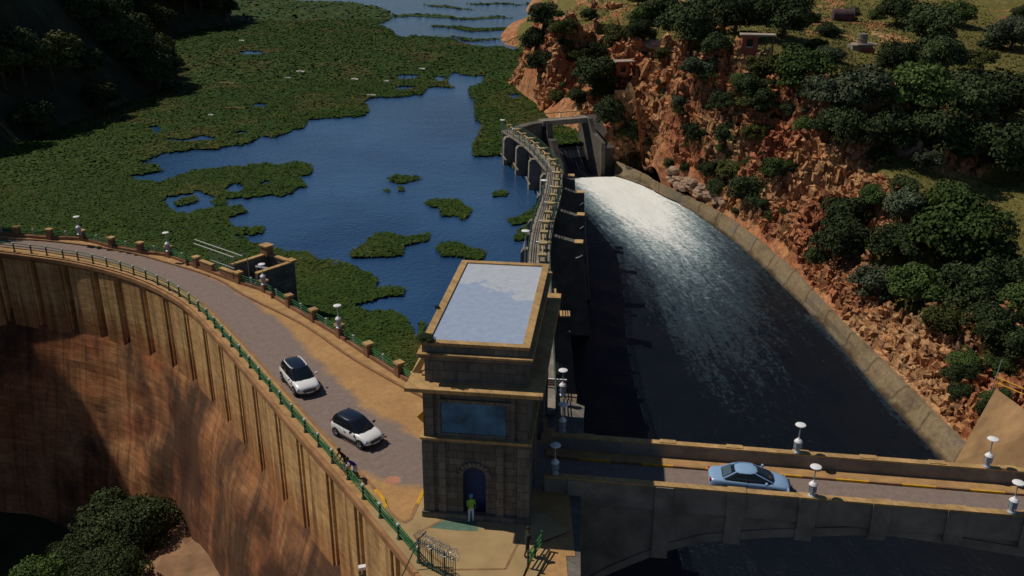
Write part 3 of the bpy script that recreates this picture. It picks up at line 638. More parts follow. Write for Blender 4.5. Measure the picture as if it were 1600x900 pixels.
def is_mat(x, y):
    d = np.hypot(x, y); a = np.clip(d / 130, .6, 5)
    jx = x + (fbm(x / (2.2 * a), y / (2.2 * a), 101, 5)) * 2.6 * a + (fbm(x / .8, y / .8, 107, 2)) * .9 + fbm(x / 12, y / 12, 104, 2) * 1.6; jy = y + (fbm(x / (2.2 * a), y / (3 * a), 102, 4)) * 3.2 * a
    m = np.ones(x.shape, bool)
    for q in (main_water, upper_water): m &= ~inpoly(jx, jy, q)
    for q in pockets: m &= ~inpoly(x + (jx - x) * .35, y + (jy - y) * .35, q)
    for q in islands: m |= inpoly(x + (jx - x) * .5, y + (jy - y) * .5, q)
    for q in streaks: m |= inpoly(jx, y + (jy - y) * .8, q)
    m &= inpoly(x, y, lake_poly)
    return m
R_, A_ = [], []
rr = np.geomspace(58, 1500, 620); th = np.linspace(-1.35, .62, 1000)     # base sheet cells, finer close to the dam
RR, TA = np.meshgrid(rr, th, indexing='ij'); XM = RR * np.sin(TA); YM = RR * np.cos(TA)
mk = is_mat(XM, YM)
cell = mk[:-1, :-1] & mk[1:, :-1] & mk[:-1, 1:] & mk[1:, 1:]
gf = grid_faces(len(rr), len(th))[cell.ravel()]; used = np.unique(gf); rem = -np.ones(XM.size, int); rem[used] = np.arange(len(used))
ZM = LAKEZ + .10 + .10 * vn(XM * .8, YM * .8, 3)
base_v = np.stack([XM, YM, ZM], -1).reshape(-1, 3)[used]
# leaves on top: individual tilted blades, denser near
def scatter(n, r0, r1, size):
    r = np.sqrt(rng.uniform(r0 ** 2, r1 ** 2, n)); t = rng.uniform(-.72, .25, n) if r0 > 100 else rng.uniform(-.85, .3, n)
    x = r * np.sin(t); y = r * np.cos(t); k = is_mat(x, y)
    vis = np.abs(x) < y * .68
    k &= vis; x, y = x[k], y[k]; n = len(x)
    s = size * rng.uniform(.6, 1.4, n); a = rng.uniform(0, 2 * math.pi, n); tilt = rng.uniform(.0, .42, n)
    clump = vn(x / 2.5, y / 2.5, 9); z = LAKEZ + .19 + rng.uniform(0, .13, n) * (size / .4) ** .5 * (.5 + clump)
    ux, uy = np.cos(a), np.sin(a); wx, wy = -uy * np.cos(tilt), ux * np.cos(tilt); wz = np.sin(tilt)
    c = np.stack([x, y, z], -1); U = np.stack([ux, uy, 0 * ux], -1) * (s * .5)[:, None]; W = np.stack([wx, wy, wz], -1) * (s * .6)[:, None]
    Vq = np.stack([c - U * .6 - W, c + U * .6 - W, c + U + W * .6, c + W * 1.1 - U * .2, ], 1)
    pt = fbm(x / 9, y / 14, 31, 4) + .35 * (rng.uniform(0, 1, n) - .5)
    yel = (pt > .24).astype(int) + (pt > .50)
    return Vq.reshape(-1, 3), yel
Vs, Ms = [], []
for n, r0, r1, s in ((170000, 58, 95, .27), (300000, 95, 150, .33), (240000, 150, 240, .52), (150000, 240, 420, .85), (50000, 420, 900, 1.8)):
    v, m_ = scatter(n, r0, r1, s); Vs.append(v); Ms.append(m_)
LV = np.concatenate(Vs); nq = len(LV) // 4; print('hyacinth leaves', nq)
Vall = np.r_[base_v, LV]; Qall = np.r_[rem[gf], np.arange(nq * 4).reshape(-1, 4) + len(base_v)]
mi = np.r_[np.zeros(len(gf), int), np.concatenate(Ms) + 1]
hy = fast_mesh('floating_hyacinth', Vall, Qall, [M['matbase'], M['mat1'], M['mat2'], M['mat3']], mi)
tag(hy, 'green mats of floating water hyacinth covering the lake', 'water plants', kind='stuff')
# pale driftwood lying on the mats
for k, (px, py, w) in enumerate([(378,64,8),(470,112,14),(450,122,10),(555,124,12),(580,149,14),(330,180,8),(355,130,26),(368,169,30),(660,108,10),(604,127,8),(150,96,0)]):
    if not w: continue
    p = P(px, py, LAKEZ + .35); dd = (p - Vector((0, 0, H))).length; L = w * dd / F
    b = MB(); b.tube([(-L / 2, 0, 0), (0, L * .05, .05), (L / 2, -L * .04, 0)], .16 + dd * .0006, M['drygrass'] if w > 20 else M['postcap'], 5)
    o = b.build('driftwood', None); o.location = p; o.rotation_euler = (0, 0, random.uniform(-.4, .4))
    tag(o, 'pale driftwood on the hyacinth, %s' % ['nearest the far left wooded point', 'longer of the two beside the dry patch', 'shorter of the two beside the dry patch', 'below the upper open water', 'just above the main open water', 'near the left wooded bank', 'the wide yellowish streak in the middle of the mat', 'the lower wide yellowish streak of the mat', 'topmost one right of the mat centre', 'beside the small water pockets'][k], 'driftwood', 'driftwood on the water plants')

# =================================================================== DAM
dam = empty('arch_dam', nline[40], 0, 'tall curved ochre concrete dam with ribbed downstream face and a road along its crest', 'dam')
def childify(o):      # keep world placement under an unrotated parent
    o.location = o.location - o.parent.location; return o
def swept(name, prof, line, mat, parent, uvz=True, closed=False, nline_=None):
    m = MB(); fr = frames(line); m.sweep(prof, fr, mat, closed=closed); o = m.build(name, None, parent); childify(o)
    us = [0]
    for a, b in zip(line[:-1], line[1:]): us.append(us[-1] + (b - a).length)
    cum = [0]
    for a, b in zip(prof[:-1], prof[1:]): cum.append(cum[-1] + math.hypot(b[0] - a[0], b[1] - a[1]))
    setuv(o, [(uu, c) for uu in us for c in cum]); return o
face = [(-.95, -.45), (-.95, -4.0), (-.6, -5.6), (.40, -8.2), (1.2, -11), (2.1, -16), (3.3, -22), (4.2, -28), (5.2, -36), (6.4, -46)]
fz = []
for (d0, z0), (d1, z1) in zip(face[:-1], face[1:]):
    n = max(1, int((z0 - z1) / .8))
    for k in range(n): fz.append((d0 + (d1 - d0) * k / n, z0 + (z1 - z0) * k / n))
fz.append(face[-1])
dline = [p for p in nline]
wallm = MB(); fr = frames(dline); wallm.sweep(fz, fr, M['dam'])
o = wallm.build('wall', None, dam); childify(o)
us = [0]
for a, b in zip(dline[:-1], dline[1:]): us.append(us[-1] + (b - a).length)
setuv(o, [(uu, -z) for uu in us for d, z in fz])
co = np.array([v.co[:] for v in o.data.vertices]); nrm = np.array([(n.x, n.y) for p, n in fr for _ in fz])
uu = np.repeat(np.array(us), len(fz)); zz = co[:, 2]
dep = np.clip((-zz - 6) / 6, 0, 1) * (fbm(uu / 7, zz / 6, 7, 3) * .8)
step = (np.floor(-zz / 1.6) % 2) * .0 * np.clip((-zz - 6) / 3, 0, 1)
co[:, 0] += nrm[:, 0] * (dep + step); co[:, 1] += nrm[:, 1] * (dep + step)
o.data.vertices.foreach_set('co', co.astype(np.float32).ravel()); o.data.update()
for p_ in o.data.polygons:
    pass
o.data.materials.append(M['dampanel'])
mi = np.zeros(len(o.data.polygons), np.int32); nz = len(fz) - 1
cut = sum(1 for d, z in fz if z > -6.2)
mi[np.arange(len(mi)) % nz < cut] = 1
o.data.polygons.foreach_set('material_index', mi)
# crest slab edge: coping that overhangs the face
swept('crest_coping', [(-1.2, -.02), (.50, -.0), (.52, -.05), (.52, -.42), (.30, -.62), (0.02, -.62)], dline, M['damtop'], dam)
swept('upstream_wall', [(-.0, -.02), (-.42, -.02), (-.42, -9)], [p for p in fline], M['tower2'], dam)
# ribs: one under every second railing post
rib_at = rail_posts[1::2] + [V2((-3.5, 36.7))]
def near_frame(p, fr):
    return min(fr, key=lambda q: (q[0].x - p.x) ** 2 + (q[0].y - p.y) ** 2)
FR = frames(dline)
slots = [V2((-79, 92)), V2((-74.8, 91.8)), V2((-70.5, 91.5)), V2((-66.2, 91.2)), V2((-62, 90.3)), V2((-58, 89.5))] + rib_at + [V2((-1.6, 33.6))]
def arcpos(p): return min(range(len(FR)), key=lambda i: (FR[i][0].x - p.x) ** 2 + (FR[i][0].y - p.y) ** 2)
cumL = us
def at_len(t):
    i = int(np.searchsorted(cumL, t)) - 1; i = max(0, min(i, len(FR) - 2)); f = (t - cumL[i]) / max(1e-6, cumL[i + 1] - cumL[i])
    return FR[i][0].lerp(FR[i + 1][0], f), FR[i][1].lerp(FR[i + 1][1], f).normalized()
def panel(t0, t1, zb, d=.42, name='panel'):
    n_ = max(1, int((t1 - t0) / .9)); fr_ = [at_len(t0 + (t1 - t0) * k / n_) for k in range(n_ + 1)]
    b = MB(); b.sweep([(-1.0, -.6), (d, -.6), (d - .03, zb), (-1.0, zb)], fr_, M['dampanel'], closed=True); o = b.build(name, None, dam); fixn(o); childify(o)
    setuv(o, [(t0 + (t1 - t0) * (i // 4) / n_ + (i % 4 in (0, 3)) * .4, -v.co.z) for i, v in enumerate(o.data.vertices)]); return o
sl = sorted(cumL[arcpos(p)] for p in slots)
for t0, t1 in zip(sl[:-1], sl[1:]):
    if t1 - t0 < 2: continue
    zb = -9.2; panel(t0 + .62, t1 - .62, zb); panel(t1 - .50, t1 - .22, -8.6, .30, 'rib')
# ---- crest road surface (one sheet, dust where wheels never run)
road_c = [V2((-80, 93.2)), V2((-66, 92.0))] + [V2(P(x, y, 0)) for x, y in [(0,378.5),(100,388),(200,408),(290,444),(350,483),(410,537),(455,590),(510,645),(580,695),(660,722),(840,728),(1040,737),(1600,782)]] + [V2((60, 37))]
RC = smoothline(road_c, 1.0); RCl = [(p.x, p.y) for p in RC]
t_in = [TO + tex * (TW + .3) + tey * 4.0, TO + tex * (TW + .3) + tey * 9.4]
road_poly = [(p.x, p.y) for p in nline] + [(3.0, 30), (3.6, 41)] + [(3.6, 50.5)] + [(2.2, 56.5), (-4.4, 56.5)] + [(p.x - .1, p.y - .1) for p in reversed(fline)]
gx = np.arange(-80, 73, .5); gy = np.arange(30, 98.5, .5); GY, GX = np.meshgrid(gy, gx, indexing='ij')
inn = inpoly(GX, GY, road_poly); cell = inn[:-1, :-1] & inn[1:, :-1] & inn[:-1, 1:] & inn[1:, 1:]
gf = grid_faces(len(gy), len(gx))[cell.ravel()]; used = np.unique(gf); rem = -np.ones(GX.size, int); rem[used] = np.arange(len(used))
x_, y_ = GX.ravel()[used], GY.ravel()[used]; dr = segdist(x_, y_, RCl); dust = np.clip((dr - 1.35) / 2.6, 0, 1.2)
rd = fast_mesh('crest_road', np.stack([x_, y_, 0 * x_], -1), rem[gf], [M['road']]); vattr(rd, 'dust', dust); setuv(rd, np.stack([x_ + y_, dr], -1))
tag(rd, 'purple-grey worn asphalt road with ochre dust along the dam crest', 'road', kind='structure')
# pavements and kerbs
def strip(name, L1, L2, z, mat, label, kerbmat=None):
    n = min(len(L1), len(L2)); m = MB(); vs = []
    for a, b in zip(L1, L2): vs += [(a.x, a.y, z), (b.x, b.y, z)]
    m.add(vs, [(2 * i, 2 * i + 1, 2 * i + 3, 2 * i + 2) for i in range(n - 1)], mat); o = m.build(name, None); fixn(o); tag(o, label, 'pavement', kind='structure'); return o
def resample(L, n):
    d = [0]
    for a, b in zip(L[:-1], L[1:]): d.append(d[-1] + (b - a).length)
    out = []; j = 0
    for k in range(n):
        t = d[-1] * k / (n - 1)
        while j < len(L) - 2 and d[j + 1] < t: j += 1
        out.append(L[j].lerp(L[j + 1], min(1, (t - d[j]) / max(1e-6, d[j + 1] - d[j]))))
    return out
kf = frames(kline, 1)
fA = [p for p in kline]; fB = []
for p, n in kf:
    q = min(fline, key=lambda f: (f.x - p.x) ** 2 + (f.y - p.y) ** 2); fB.append(q)
o = strip('pavement', fA, fB, .125, M['sidewalk'], 'dusty ochre pavement along the lake side of the road')
def kerbrun(name, line, dash, w=.16, label='', seg=1.0):
    m = MB(); L = smoothline(line, .5) if len(line) > 2 else line; fr = frames(L)
    i = 0; n = len(L) - 1
    while i < n:
        j = min(n, i + int(seg / .5) * 2); 
        k = (i // max(1, int(seg / .5) * 2))
        m.sweep([(-w, -.02), (-w, .145), (w * .3, .150), (w * .3, -.02)], fr[i:j + 1], M['yellow'] if dash(k) else M['kerb'], closed=True); i = j
    o = m.build(name, None); fixn(o); tag(o, label, 'kerb', kind='structure'); return o
nk = int(len(kline) * .7 / 2)
kerbrun('kerb', kline, lambda k: k in (49, 51, 52, 54), label='painted kerb along the lake side of the road')
nfr = frames(dline); nin = [p - n * .85 for p, n in nfr]; i0 = 0
kk = min(range(len(nin)), key=lambda i: (nin[i] - nkerb[3]).length)
strip('rail_pavement', [p + n * .3 for p, n in nfr[:kk + 1]], nin[:kk + 1], .12, M['sidewalk'], 'narrow raised strip under the green railing')
kerbrun('rail_kerb', nin[:kk] + nkerb[3:], lambda k: k % 3 == 1 and k > 45, label='yellow and grey kerb along the green railing', seg=1.0)
# plaza below the tower
pz = [nkerb[i] for i in range(3, len(nkerb))] + [TO + tex * .0 + tey * 1.0, TO + tex * (TW + .9) + tey * 1.0, V2((3.3, 41.5)), V2(P(838, 850, .1)), V2(P(817, 900, .1)), V2((-.2, 31.2))] + [p + n * .35 for p, n in reversed(nfr[kk:]) if p.y < 46]
pp = [(p.x, p.y) for p in pz]
bm = bmesh.new(); vs = [bm.verts.new((x, y, .13)) for x, y in pp]; es = [bm.edges.new((vs[i], vs[(i + 1) % len(vs)])) for i in range(len(vs))]
bmesh.ops.triangle_fill(bm, edges=es, use_beauty=True, normal=(0, 0, 1))
for f in bm.faces:
    if f.normal.z < 0: f.normal_flip()
me = bpy.data.meshes.new('plaza'); bm.to_mesh(me); bm.free(); me.materials.append(M['plaza']); plz = link(bpy.data.objects.new('plaza', me)); tag(plz, 'ochre concrete terrace in front of the stone tower', 'terrace', kind='structure')
def decal(name, pts, z, mat, label):
    m = MB(); m.add([(p.x, p.y, z) for p in pts], [tuple(range(len(pts)))], mat); o = m.build(name, None)
    if o.data.polygons[0].normal.z < 0: o.data.flip_normals()
    tag(o, label, 'paint', kind='structure'); return o
decal('painted_path', [P(x, y, .134) for x, y in [(668,824),(690,813),(745,816),(748,830),(715,829)]], .134, M['greenpaint'], 'faded green painted patch at the tower foot')
decal('painted_marking', [P(850 + math.cos(a) * 13 - 223 + 0, 750 + math.sin(a) * 6, .005) if False else P(614 + math.cos(a) * 13, 750 + math.sin(a) * 6.5, .005) for a in [k * math.pi / 7 for k in range(14)]], .005, M['pinkpaint'], 'faded pink patch on the road before the tower')
m = MB()
for seq in ([(646,836),(664,858),(700,889),(708,890),(790,889),(812,843)], [(646,836),(690,813)]):
    pts = [P(x, y, .136) for x, y in seq]
    for a, b in zip(pts[:-1], pts[1:]):
        d = (b - a).normalized(); s = Vector((-d.y, d.x, 0)) * .07; m.add([a - s, b - s, b + s, a + s], [(0, 1, 2, 3)], M['kerb'])
o = m.build('joint_line', None); fixn(o); tag(o, 'brown border line set in the terrace', 'paving joint', kind='structure')
# =================================================================== TOWER (gate arch over the road)
tower = empty('gate_tower', TO, TH, 'massive square stone gate tower with pale blue flat roof straddling the road', 'tower')
def tbox(m, x0, y0, z0, x1, y1, z1, mat): m.box((x0, y0, z0), (x1, y1, z1), mat)
m = MB(); O0, O1 = 4.0, 9.2      # road opening between these depths
# front pier with arched niche (front face y=0)
nx0, nx1, nzs, nd_ = 2.12, 3.42, 2.9, .75
m.box((0, nd_, 0), (TW, O0, 5.2), M['tower2']); m.box((0, O1, 0), (TW, TD, 5.2), M['tower2'])
# front skin with the niche cut out
cx = (nx0 + nx1) / 2; r = (nx1 - nx0) / 2; arc = [(cx + r * math.cos(a), nzs + r * math.sin(a)) for a in [math.pi * k / 10 for k in range(11)]]
m.box((0, 0, 0), (nx0, nd_ + .01, 5.2), M['tower2']); m.box((nx1, 0, 0), (TW, nd_ + .01, 5.2), M['tower2'])
top = [(nx1, 5.2)] + [(nx0, 5.2)]
vs = []; 
for y in (0, nd_ + .01):
    for x, z in arc: vs.append((x, y, z))
    for x, z in arc: vs.append((x, y, 5.2))
n = 11; fs = []
for k in range(10): fs += [(k, k + 1, n + k + 1, n + k), (2 * n + k + 1, 2 * n + k, 3 * n + k, 3 * n + k + 1), (k + 1, k, 2 * n + k, 2 * n + k + 1)]
m.add(vs, fs, M['tower2'])
# barrel vault block above the road
arc2 = [((O0 + O1) / 2 + (O1 - O0) / 2 * math.cos(a), 3.4 + 1.3 * math.sin(a)) for a in [math.pi * k / 12 for k in range(13)]]
vs = []
for x in (0, TW):
    for y, z in arc2: vs.append((x, y, z))
    for y, z in arc2: vs.append((x, y, 5.2))
n = 13; fs = []
for k in range(12): fs += [(k, k + 1, n + k + 1, n + k), (2 * n + k + 1, 2 * n + k, 3 * n + k, 3 * n + k + 1), (k + 1, k, 2 * n + k, 2 * n + k + 1)]
m.add(vs, fs, M['tower2'])
o = m.build('lower_walls', None, tower); fixn(o)
m = MB(); m.box((.05, .05, 5.35), (TW - .05, TD - .05, 8.42), M['tower']); o = m.build('upper_walls', None, tower)
m = MB(); m.box((.12, .12, 8.66), (TW - .12, TD - .12, 10.28), M['tower']); o = m.build('attic_walls', None, tower)
def ringbox(m, x0, y0, x1, y1, w, z0, z1, mat):
    m.box((x0, y0, z0), (x1, y0 + w, z1), mat); m.box((x0, y1 - w, z0), (x1, y1, z1), mat)
    m.box((x0, y0 + w, z0), (x0 + w, y1 - w, z1), mat); m.box((x1 - w, y0 + w, z0), (x1, y1 - w, z1), mat)
for nm, e, z0, z1, mt in (('string_course', .22, 5.2, 5.35, 'coping'), ('cornice', .82, 8.42, 8.66, 'coping'), ('upper_cornice', .22, 10.28, 10.42, 'coping')):
    m = MB(); m.box((-e, -e, z0), (TW + e, TD + e, z1), M[mt]); 
    m.box((-e * .55, -e * .55, z0 - .16), (TW + e * .55, TD + e * .55, z0 - .004), M['tower']); m.build(nm, None, tower, bevel=.02)
m = MB(); m.box((.03, .03, 10.42), (TW - .03, TD - .03, 10.85), M['tower']); o = m.build('parapet', None, tower)
m = MB(); ringbox(m, -.02, -.02, TW + .02, TD + .02, .42, 10.85, 11.02, M['coping']); o = m.build('roof_coping', None, tower)
m = MB(); m.box((.4, .4, 10.85), (TW - .4, TD - .4, 10.93), M['roofblue']); o = m.build('roof_slab', None, tower)
# pilasters, plinth, panel frames on the front and sides
def tp(name, *bx_):
    m = MB()
    for a_, b_ in bx_: m.box(a_, b_, M['tower'] if name == 'pilaster' else M['tower2'])
    m.build(name, None, tower)
for x0, w in ((-.12, .62), (.75, .42), (4.0, .42), (5.2, .67)): tp('pilaster', ((x0, -.14, .5), (x0 + w, .05, 5.04)))
tp('plinth', ((-.22, -.22, 0), (TW + .22, .06, .5))); tp('plinth', ((-.2, O1, 0), (.05, TD + .2, .5))); tp('plinth', ((-.2, .06, 0), (.05, O0 - .3, .5)))
for y0 in (.2, 3.3, 9.3, 12.3):
    tp('pilaster', ((-.13, y0, .5), (.05, y0 + .55, 5.04))); tp('pilaster', ((TW - .05, y0, .5), (TW + .13, y0 + .55, 5.04)))
m = MB()
for x0, w in ((.0, .55), (.75, .22), (4.82, .2), (5.2, .5)):
    m.box((x0, -.07, 5.38), (x0 + w, .06, 8.24), M['tower'])
m.box((.97, -.05, 5.38), (4.82, .06, 5.62), M['tower']); m.box((.97, -.05, 7.5), (4.82, .06, 7.72), M['tower'])
m.build('panel_surround', None, tower)
m = MB(); m.box((1.0, -.02, 5.64), (4.52, .06, 7.48), M['bluepanel']); m.build('blue_panel', None, tower)
m = MB(); m.box((nx0 + .003, nd_ - .08, .0), (nx1 - .003, nd_ - .004, 3.5), M['bluedoor'])
for k in range(6): m.box((nx0 + .06 + k * .205, nd_ - .10, .05), (nx0 + .22 + k * .205, nd_ - .075, 2.8), M['bluedoor'])
m.build('door', None, tower)
m = MB()
for k in range(11):      # voussoirs
    a = math.pi * (k + .5) / 11; T = Matrix.Translation((cx + (r + .16) * math.cos(a), -.03, nzs + (r + .16) * math.sin(a))) @ Matrix.Rotation(-a + math.pi / 2, 4, 'Y')
    m.box((-.10, -.05, -.15), (.10, .05, .15), M['tower'], T)
m.build('arch_surround', None, tower)
# stepped stone blocks on the left shoulder
m = MB(); m.box((-.06, .2, 8.9), (.11, 2.0, 9.02), M['coping']); m.box((-.06, .05, 9.25), (.1, 1.6, 9.34), M['coping']); m.build('ledge', None, tower)
m = MB()
vs = [(-.78, 1.0, 8.67), (.1, 1.0, 8.67), (.1, 1.0, 10.2), (-.78, 6.5, 8.67), (.1, 6.5, 8.67), (.1, 6.5, 10.2)]
m.add(vs, [(0, 1, 2), (5, 4, 3), (0, 3, 4, 1), (1, 4, 5, 2), (0, 2, 5, 3)], M['conclight']); o = m.build('sloped_weathering', None, tower); fixn(o)
# sign on the tower's road side
sg = empty('warning_sign', TM @ Vector((-.32, 1.55, 5.6)), TH, 'small yellow diamond road sign projecting from the left side of the stone tower', 'sign')
m = MB(); T = Matrix.Rotation(math.pi / 4, 4, 'Y'); m.box((-.3, -.02, -.3), (.3, .02, .3), M['yellow'], T); m.build('sign_plate', None, sg)
m = MB(); m.tube([(0, 0, 0), (.34, .05, 0)], .03, M['lampgrey']); m.build('bracket', None, sg)

# bush growing on the roof corner handled with the plants further down

# =================================================================== BRIDGE
BL = 74.0
bridge = empty('arch_bridge', BN, BT, 'concrete road bridge with solid parapets and a low arch over the spillway channel', 'bridge')
# local frame: x along, y across (0 near outer edge .. BW far outer edge)
def bpoint(px, py, yl=0.0):      # point on the vertical plane y=yl of the bridge
    d = ray(px, py); n = by; q = BN + by * yl; t = (q - Vector((0, 0, H))).dot(n) / d.dot(n)
    w = Vector((0, 0, H)) + d * t; return (w - BN).dot(bx), w.z
arch_px = [(940,900),(999,875),(1046,858),(1099,845),(1200,838),(1329,834.5),(1398,836),(1491,850),(1600,868)]
arch = [bpoint(x, y, .35) for x, y in arch_px]
xl, zl = arch[0]; arch = [(xl - 4.5, zl - 4.6), (xl - 2.4, zl - 2.2)] + arch; xr, zr = arch[-1]; arch += [(xr + 4, zr - 1.0), (xr + 9, zr - 3.0), (xr + 14, zr - 6.5)]
AX = [a[0] for a in arch]; AZ = [a[1] for a in arch]
def archz(x): return float(np.interp(x, AX, AZ))
m = MB()      # spandrel walls with the arch cut out: quads from arch to deck
xs_ = [-.8] + list(np.arange(AX[0], AX[-1], .8)) + [AX[-1], BL]
for k in range(len(xs_) - 1):
    x0, x1 = xs_[k], xs_[k + 1]
    def zb(x, lo): return -22 if (x <= AX[0] + 1e-6 and lo) or (x >= AX[-1] - 1e-6 and not lo) or x < AX[0] or x > AX[-1] else archz(x)
    za, zc = (zb(x0, x1 <= AX[0] + 1e-6), zb(x1, x1 <= AX[0] + 1e-6))
    if x1 <= AX[0] + 1e-6 or x0 >= AX[-1] - 1e-6: za = zc = -22
    else: za, zc = archz(x0), archz(x1)
    vs = [(x0, .35, za), (x1, .35, zc), (x1, .35, -.35), (x0, .35, -.35), (x0, BW - .35, za), (x1, BW - .35, zc), (x1, BW - .35, -.35), (x0, BW - .35, -.35)]
    m.add(vs, [(0, 1, 2, 3), (5, 4, 7, 6), (4, 5, 1, 0)], M['conc'])
o = m.build('spandrel_wall', None, bridge)
xs_ = np.arange(AX[0], AX[-1], .6)
for y0, y1 in ((.25, .42), (BW - .42, BW - .25)):      # arch rings, slightly proud
    m = MB(); a_ = []
    for x0, x1 in zip(xs_[:-1], xs_[1:]):
        z0, z1 = archz(x0), archz(x1); a0, a1 = min(z0 + .55, -.66), min(z1 + .55, -.66)
        m.add([(x0, y0, z0 - .02), (x1, y0, z1 - .02), (x1, y0, a1), (x0, y0, a0), (x0, y1, z0 - .02), (x1, y1, z1 - .02), (x1, y1, a1), (x0, y1, a0)], [(0, 1, 2, 3), (5, 4, 7, 6), (4, 5, 1, 0), (3, 2, 6, 7)], M['conc'])
    bm_ = m.build('arch_ring', None, bridge); bb_ = bmesh.new(); bb_.from_mesh(bm_.data); bmesh.ops.remove_doubles(bb_, verts=bb_.verts, dist=.001); bb_.to_mesh(bm_.data); bb_.free()
m = MB(); m.box((-.9, .12, -.62), (BL, BW - .12, -.34), M['conc']); m.box((-.9, .3, -.34), (BL, BW - .3, -.06), M['conc']); m.build('deck', None, bridge)
for k, x in enumerate([1.0, 6.15] + [10.3 + 4.05 * i for i in range(0, 12)]):      # pilasters and brackets under the parapet
    b = MB()
    zb_ = max(-16.0, archz(x) - .2) if AX[0] < x < AX[-1] else -21
    if k < 5: b.box((x - .48, .12, zb_), (x + .48, .36, -.64), M['conc'])
    b.box((x - .5, -.10, -.9), (x + .5, .36, -.36), M['conc']); b.box((x - .42, -.04, -1.15), (x + .42, .36, -.9), M['conc']) ; b.box((x - .52, -.13, -.36), (x + .52, .02, 1.02), M['conc'])
    b.build('bracket', None, bridge)
    if k > 1:
        b = MB(); b.box((x - .52, -.14, 1.02), (x + .52, .42, 1.16), M['coping']); b.build('cap_block', None, bridge)
    b = MB(); b.box((x + .3 - .5, BW - .30, 1.02), (x + .3 + .5, BW + .1, 1.16), M['coping']); b.box((x - .2, BW + .0, -.6), (x + .8, BW + .1, 1.02), M['conc']); b.build('cap_block', None, bridge)
for nm, y0, y1 in (('near_parapet', 0, .36), ('far_parapet', BW - .36, BW)):
    b = MB(); b.box((-.9, y0, -.62), (BL, y1, 1.0), M['conc']); o = b.build('parapet', None, bridge)
    b = MB(); b.box((-.92, y0 - .06 if y0 == 0 else y0 - .04, 1.0), (BL, y1 + (.04 if y0 == 0 else .06), 1.11), M['coping']); o = b.build('parapet_coping', None, bridge)
BMt = Matrix.Translation(BN) @ Matrix.Rotation(BT, 4, 'Z')
b = MB(); b.add([BMt @ Vector(v) for v in ((-2.6, .3, .004), (BL, .3, .004), (BL, BW - .3, .004), (-2.6, BW - .3, .004))], [(0, 1, 2, 3)], M['road'])
b = MB(); nxq = 150; vs = []; du = []; uvx = []
for i in range(nxq + 1):
    for j in range(9):
        x = -2.8 + (BL + 2.8) * i / nxq; y = .3 + (BW - 1.55) * j / 8; w = BMt @ Vector((x, y, .006)); vs.append(w); du.append(.18 + .22 * (abs(j - 4) > 3)); uvx.append((x, y))
o = fast_mesh('bridge_road', vs, grid_faces(nxq + 1, 9), [M['road']]); vattr(o, 'dust', du); setuv(o, uvx); fixn(o); tag(o, 'worn brownish asphalt lane across the bridge', 'road', kind='structure')
b = MB(); b.box((-1.2, BW - 1.25, .0), (BL, BW - .36, .13), M['sidewalk'], BMt); o = b.build('bridge_pavement', None); tag(o, 'narrow ochre pavement along the far bridge parapet', 'pavement', kind='structure')
b = MB(); k = 0; x = -1.0
while x < BL:
    b.box((x, BW - 1.37, .0), (min(BL, x + 1.95), BW - 1.252, .145), M['yellow'] if k % 2 else M['kerb'], BMt); x += 1.96; k += 1
o = b.build('bridge_kerb', None); tag(o, 'kerb painted in yellow dashes beside the bridge pavement', 'kerb', kind='structure')

# masonry abutment block that carries tower and terrace down into the channel
ab = MB(); ab.prism([(V[0], V[1]) for V in [(-2.2, 30), (3.2, 30), (3.9, 41.5), (4.6, 50.8), (5.2, 56), (2.6, 58), (-4.6, 57.6), (-5.2, 50), (-4.7, 42)]], -24, -.03, M['tower2'])
o = ab.build('tower_abutment', None); fixn(o); tag(o, 'dark masonry pier block under the stone tower and terrace', 'abutment')

# =================================================================== SPILLWAY
spill = empty('spillway', deckA[3], 0, 'curved spillway with dark buttress piers, gates and a narrow walkway beyond the tower', 'spillway')
def part(m, name, parent):
    o = m.build(name, None, parent); fixn(o); o.location = o.location - parent.location; return o
A_s = smoothline(deckA, 1.0); B_s = smoothline(deckB, 1.0); C_s = smoothline(deckC, 1.0); link_s = smoothline([deckB[-1], V2(P(806, 197, .4)), V2(P(828, 190, .4)), deckC[0]], 1.0)
m = MB(); m.sweep([(-1.15, .15), (-1.15, .42), (1.15, .42), (1.15, .15)], frames(A_s), M['conc'], closed=True); part(m, 'walkway', spill)
m = MB(); m.sweep([(-1.15, .15), (-1.15, .42), (1.15, .42), (1.15, .15)], frames(B_s), M['conc'], closed=True); part(m, 'walkway', spill)
m = MB(); m.sweep([(-1.1, -.5), (-1.1, .42), (1.1, .42), (1.1, -.5)], frames(C_s), M['conc'], closed=True); part(m, 'gate_bridge', spill)
m = MB(); m.sweep([(-.8, -9), (-.8, .1), (.8, .1), (.8, -9)], frames(link_s), M['concdark'], closed=True); part(m, 'wing_wall', spill)
# sill walls (gates and crest) closing off the lake
def vdir(L): return frames(L)
m = MB()      # downstream face of the spillway under the walkway, battered
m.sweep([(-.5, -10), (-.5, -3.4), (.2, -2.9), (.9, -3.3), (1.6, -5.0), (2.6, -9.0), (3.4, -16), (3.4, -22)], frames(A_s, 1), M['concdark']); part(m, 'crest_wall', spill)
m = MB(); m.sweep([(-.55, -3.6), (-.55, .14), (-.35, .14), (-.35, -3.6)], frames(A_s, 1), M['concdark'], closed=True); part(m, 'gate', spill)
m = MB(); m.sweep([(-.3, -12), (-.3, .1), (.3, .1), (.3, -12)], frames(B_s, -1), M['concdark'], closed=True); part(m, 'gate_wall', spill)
m = MB(); m.sweep([(-.3, -9), (-.3, -4.9), (.3, -4.9), (1.2, -6.0), (3.5, -8.6), (9, -10.5), (9, -12)], frames(C_s, 1), M['concdark']); part(m, 'sill', spill)
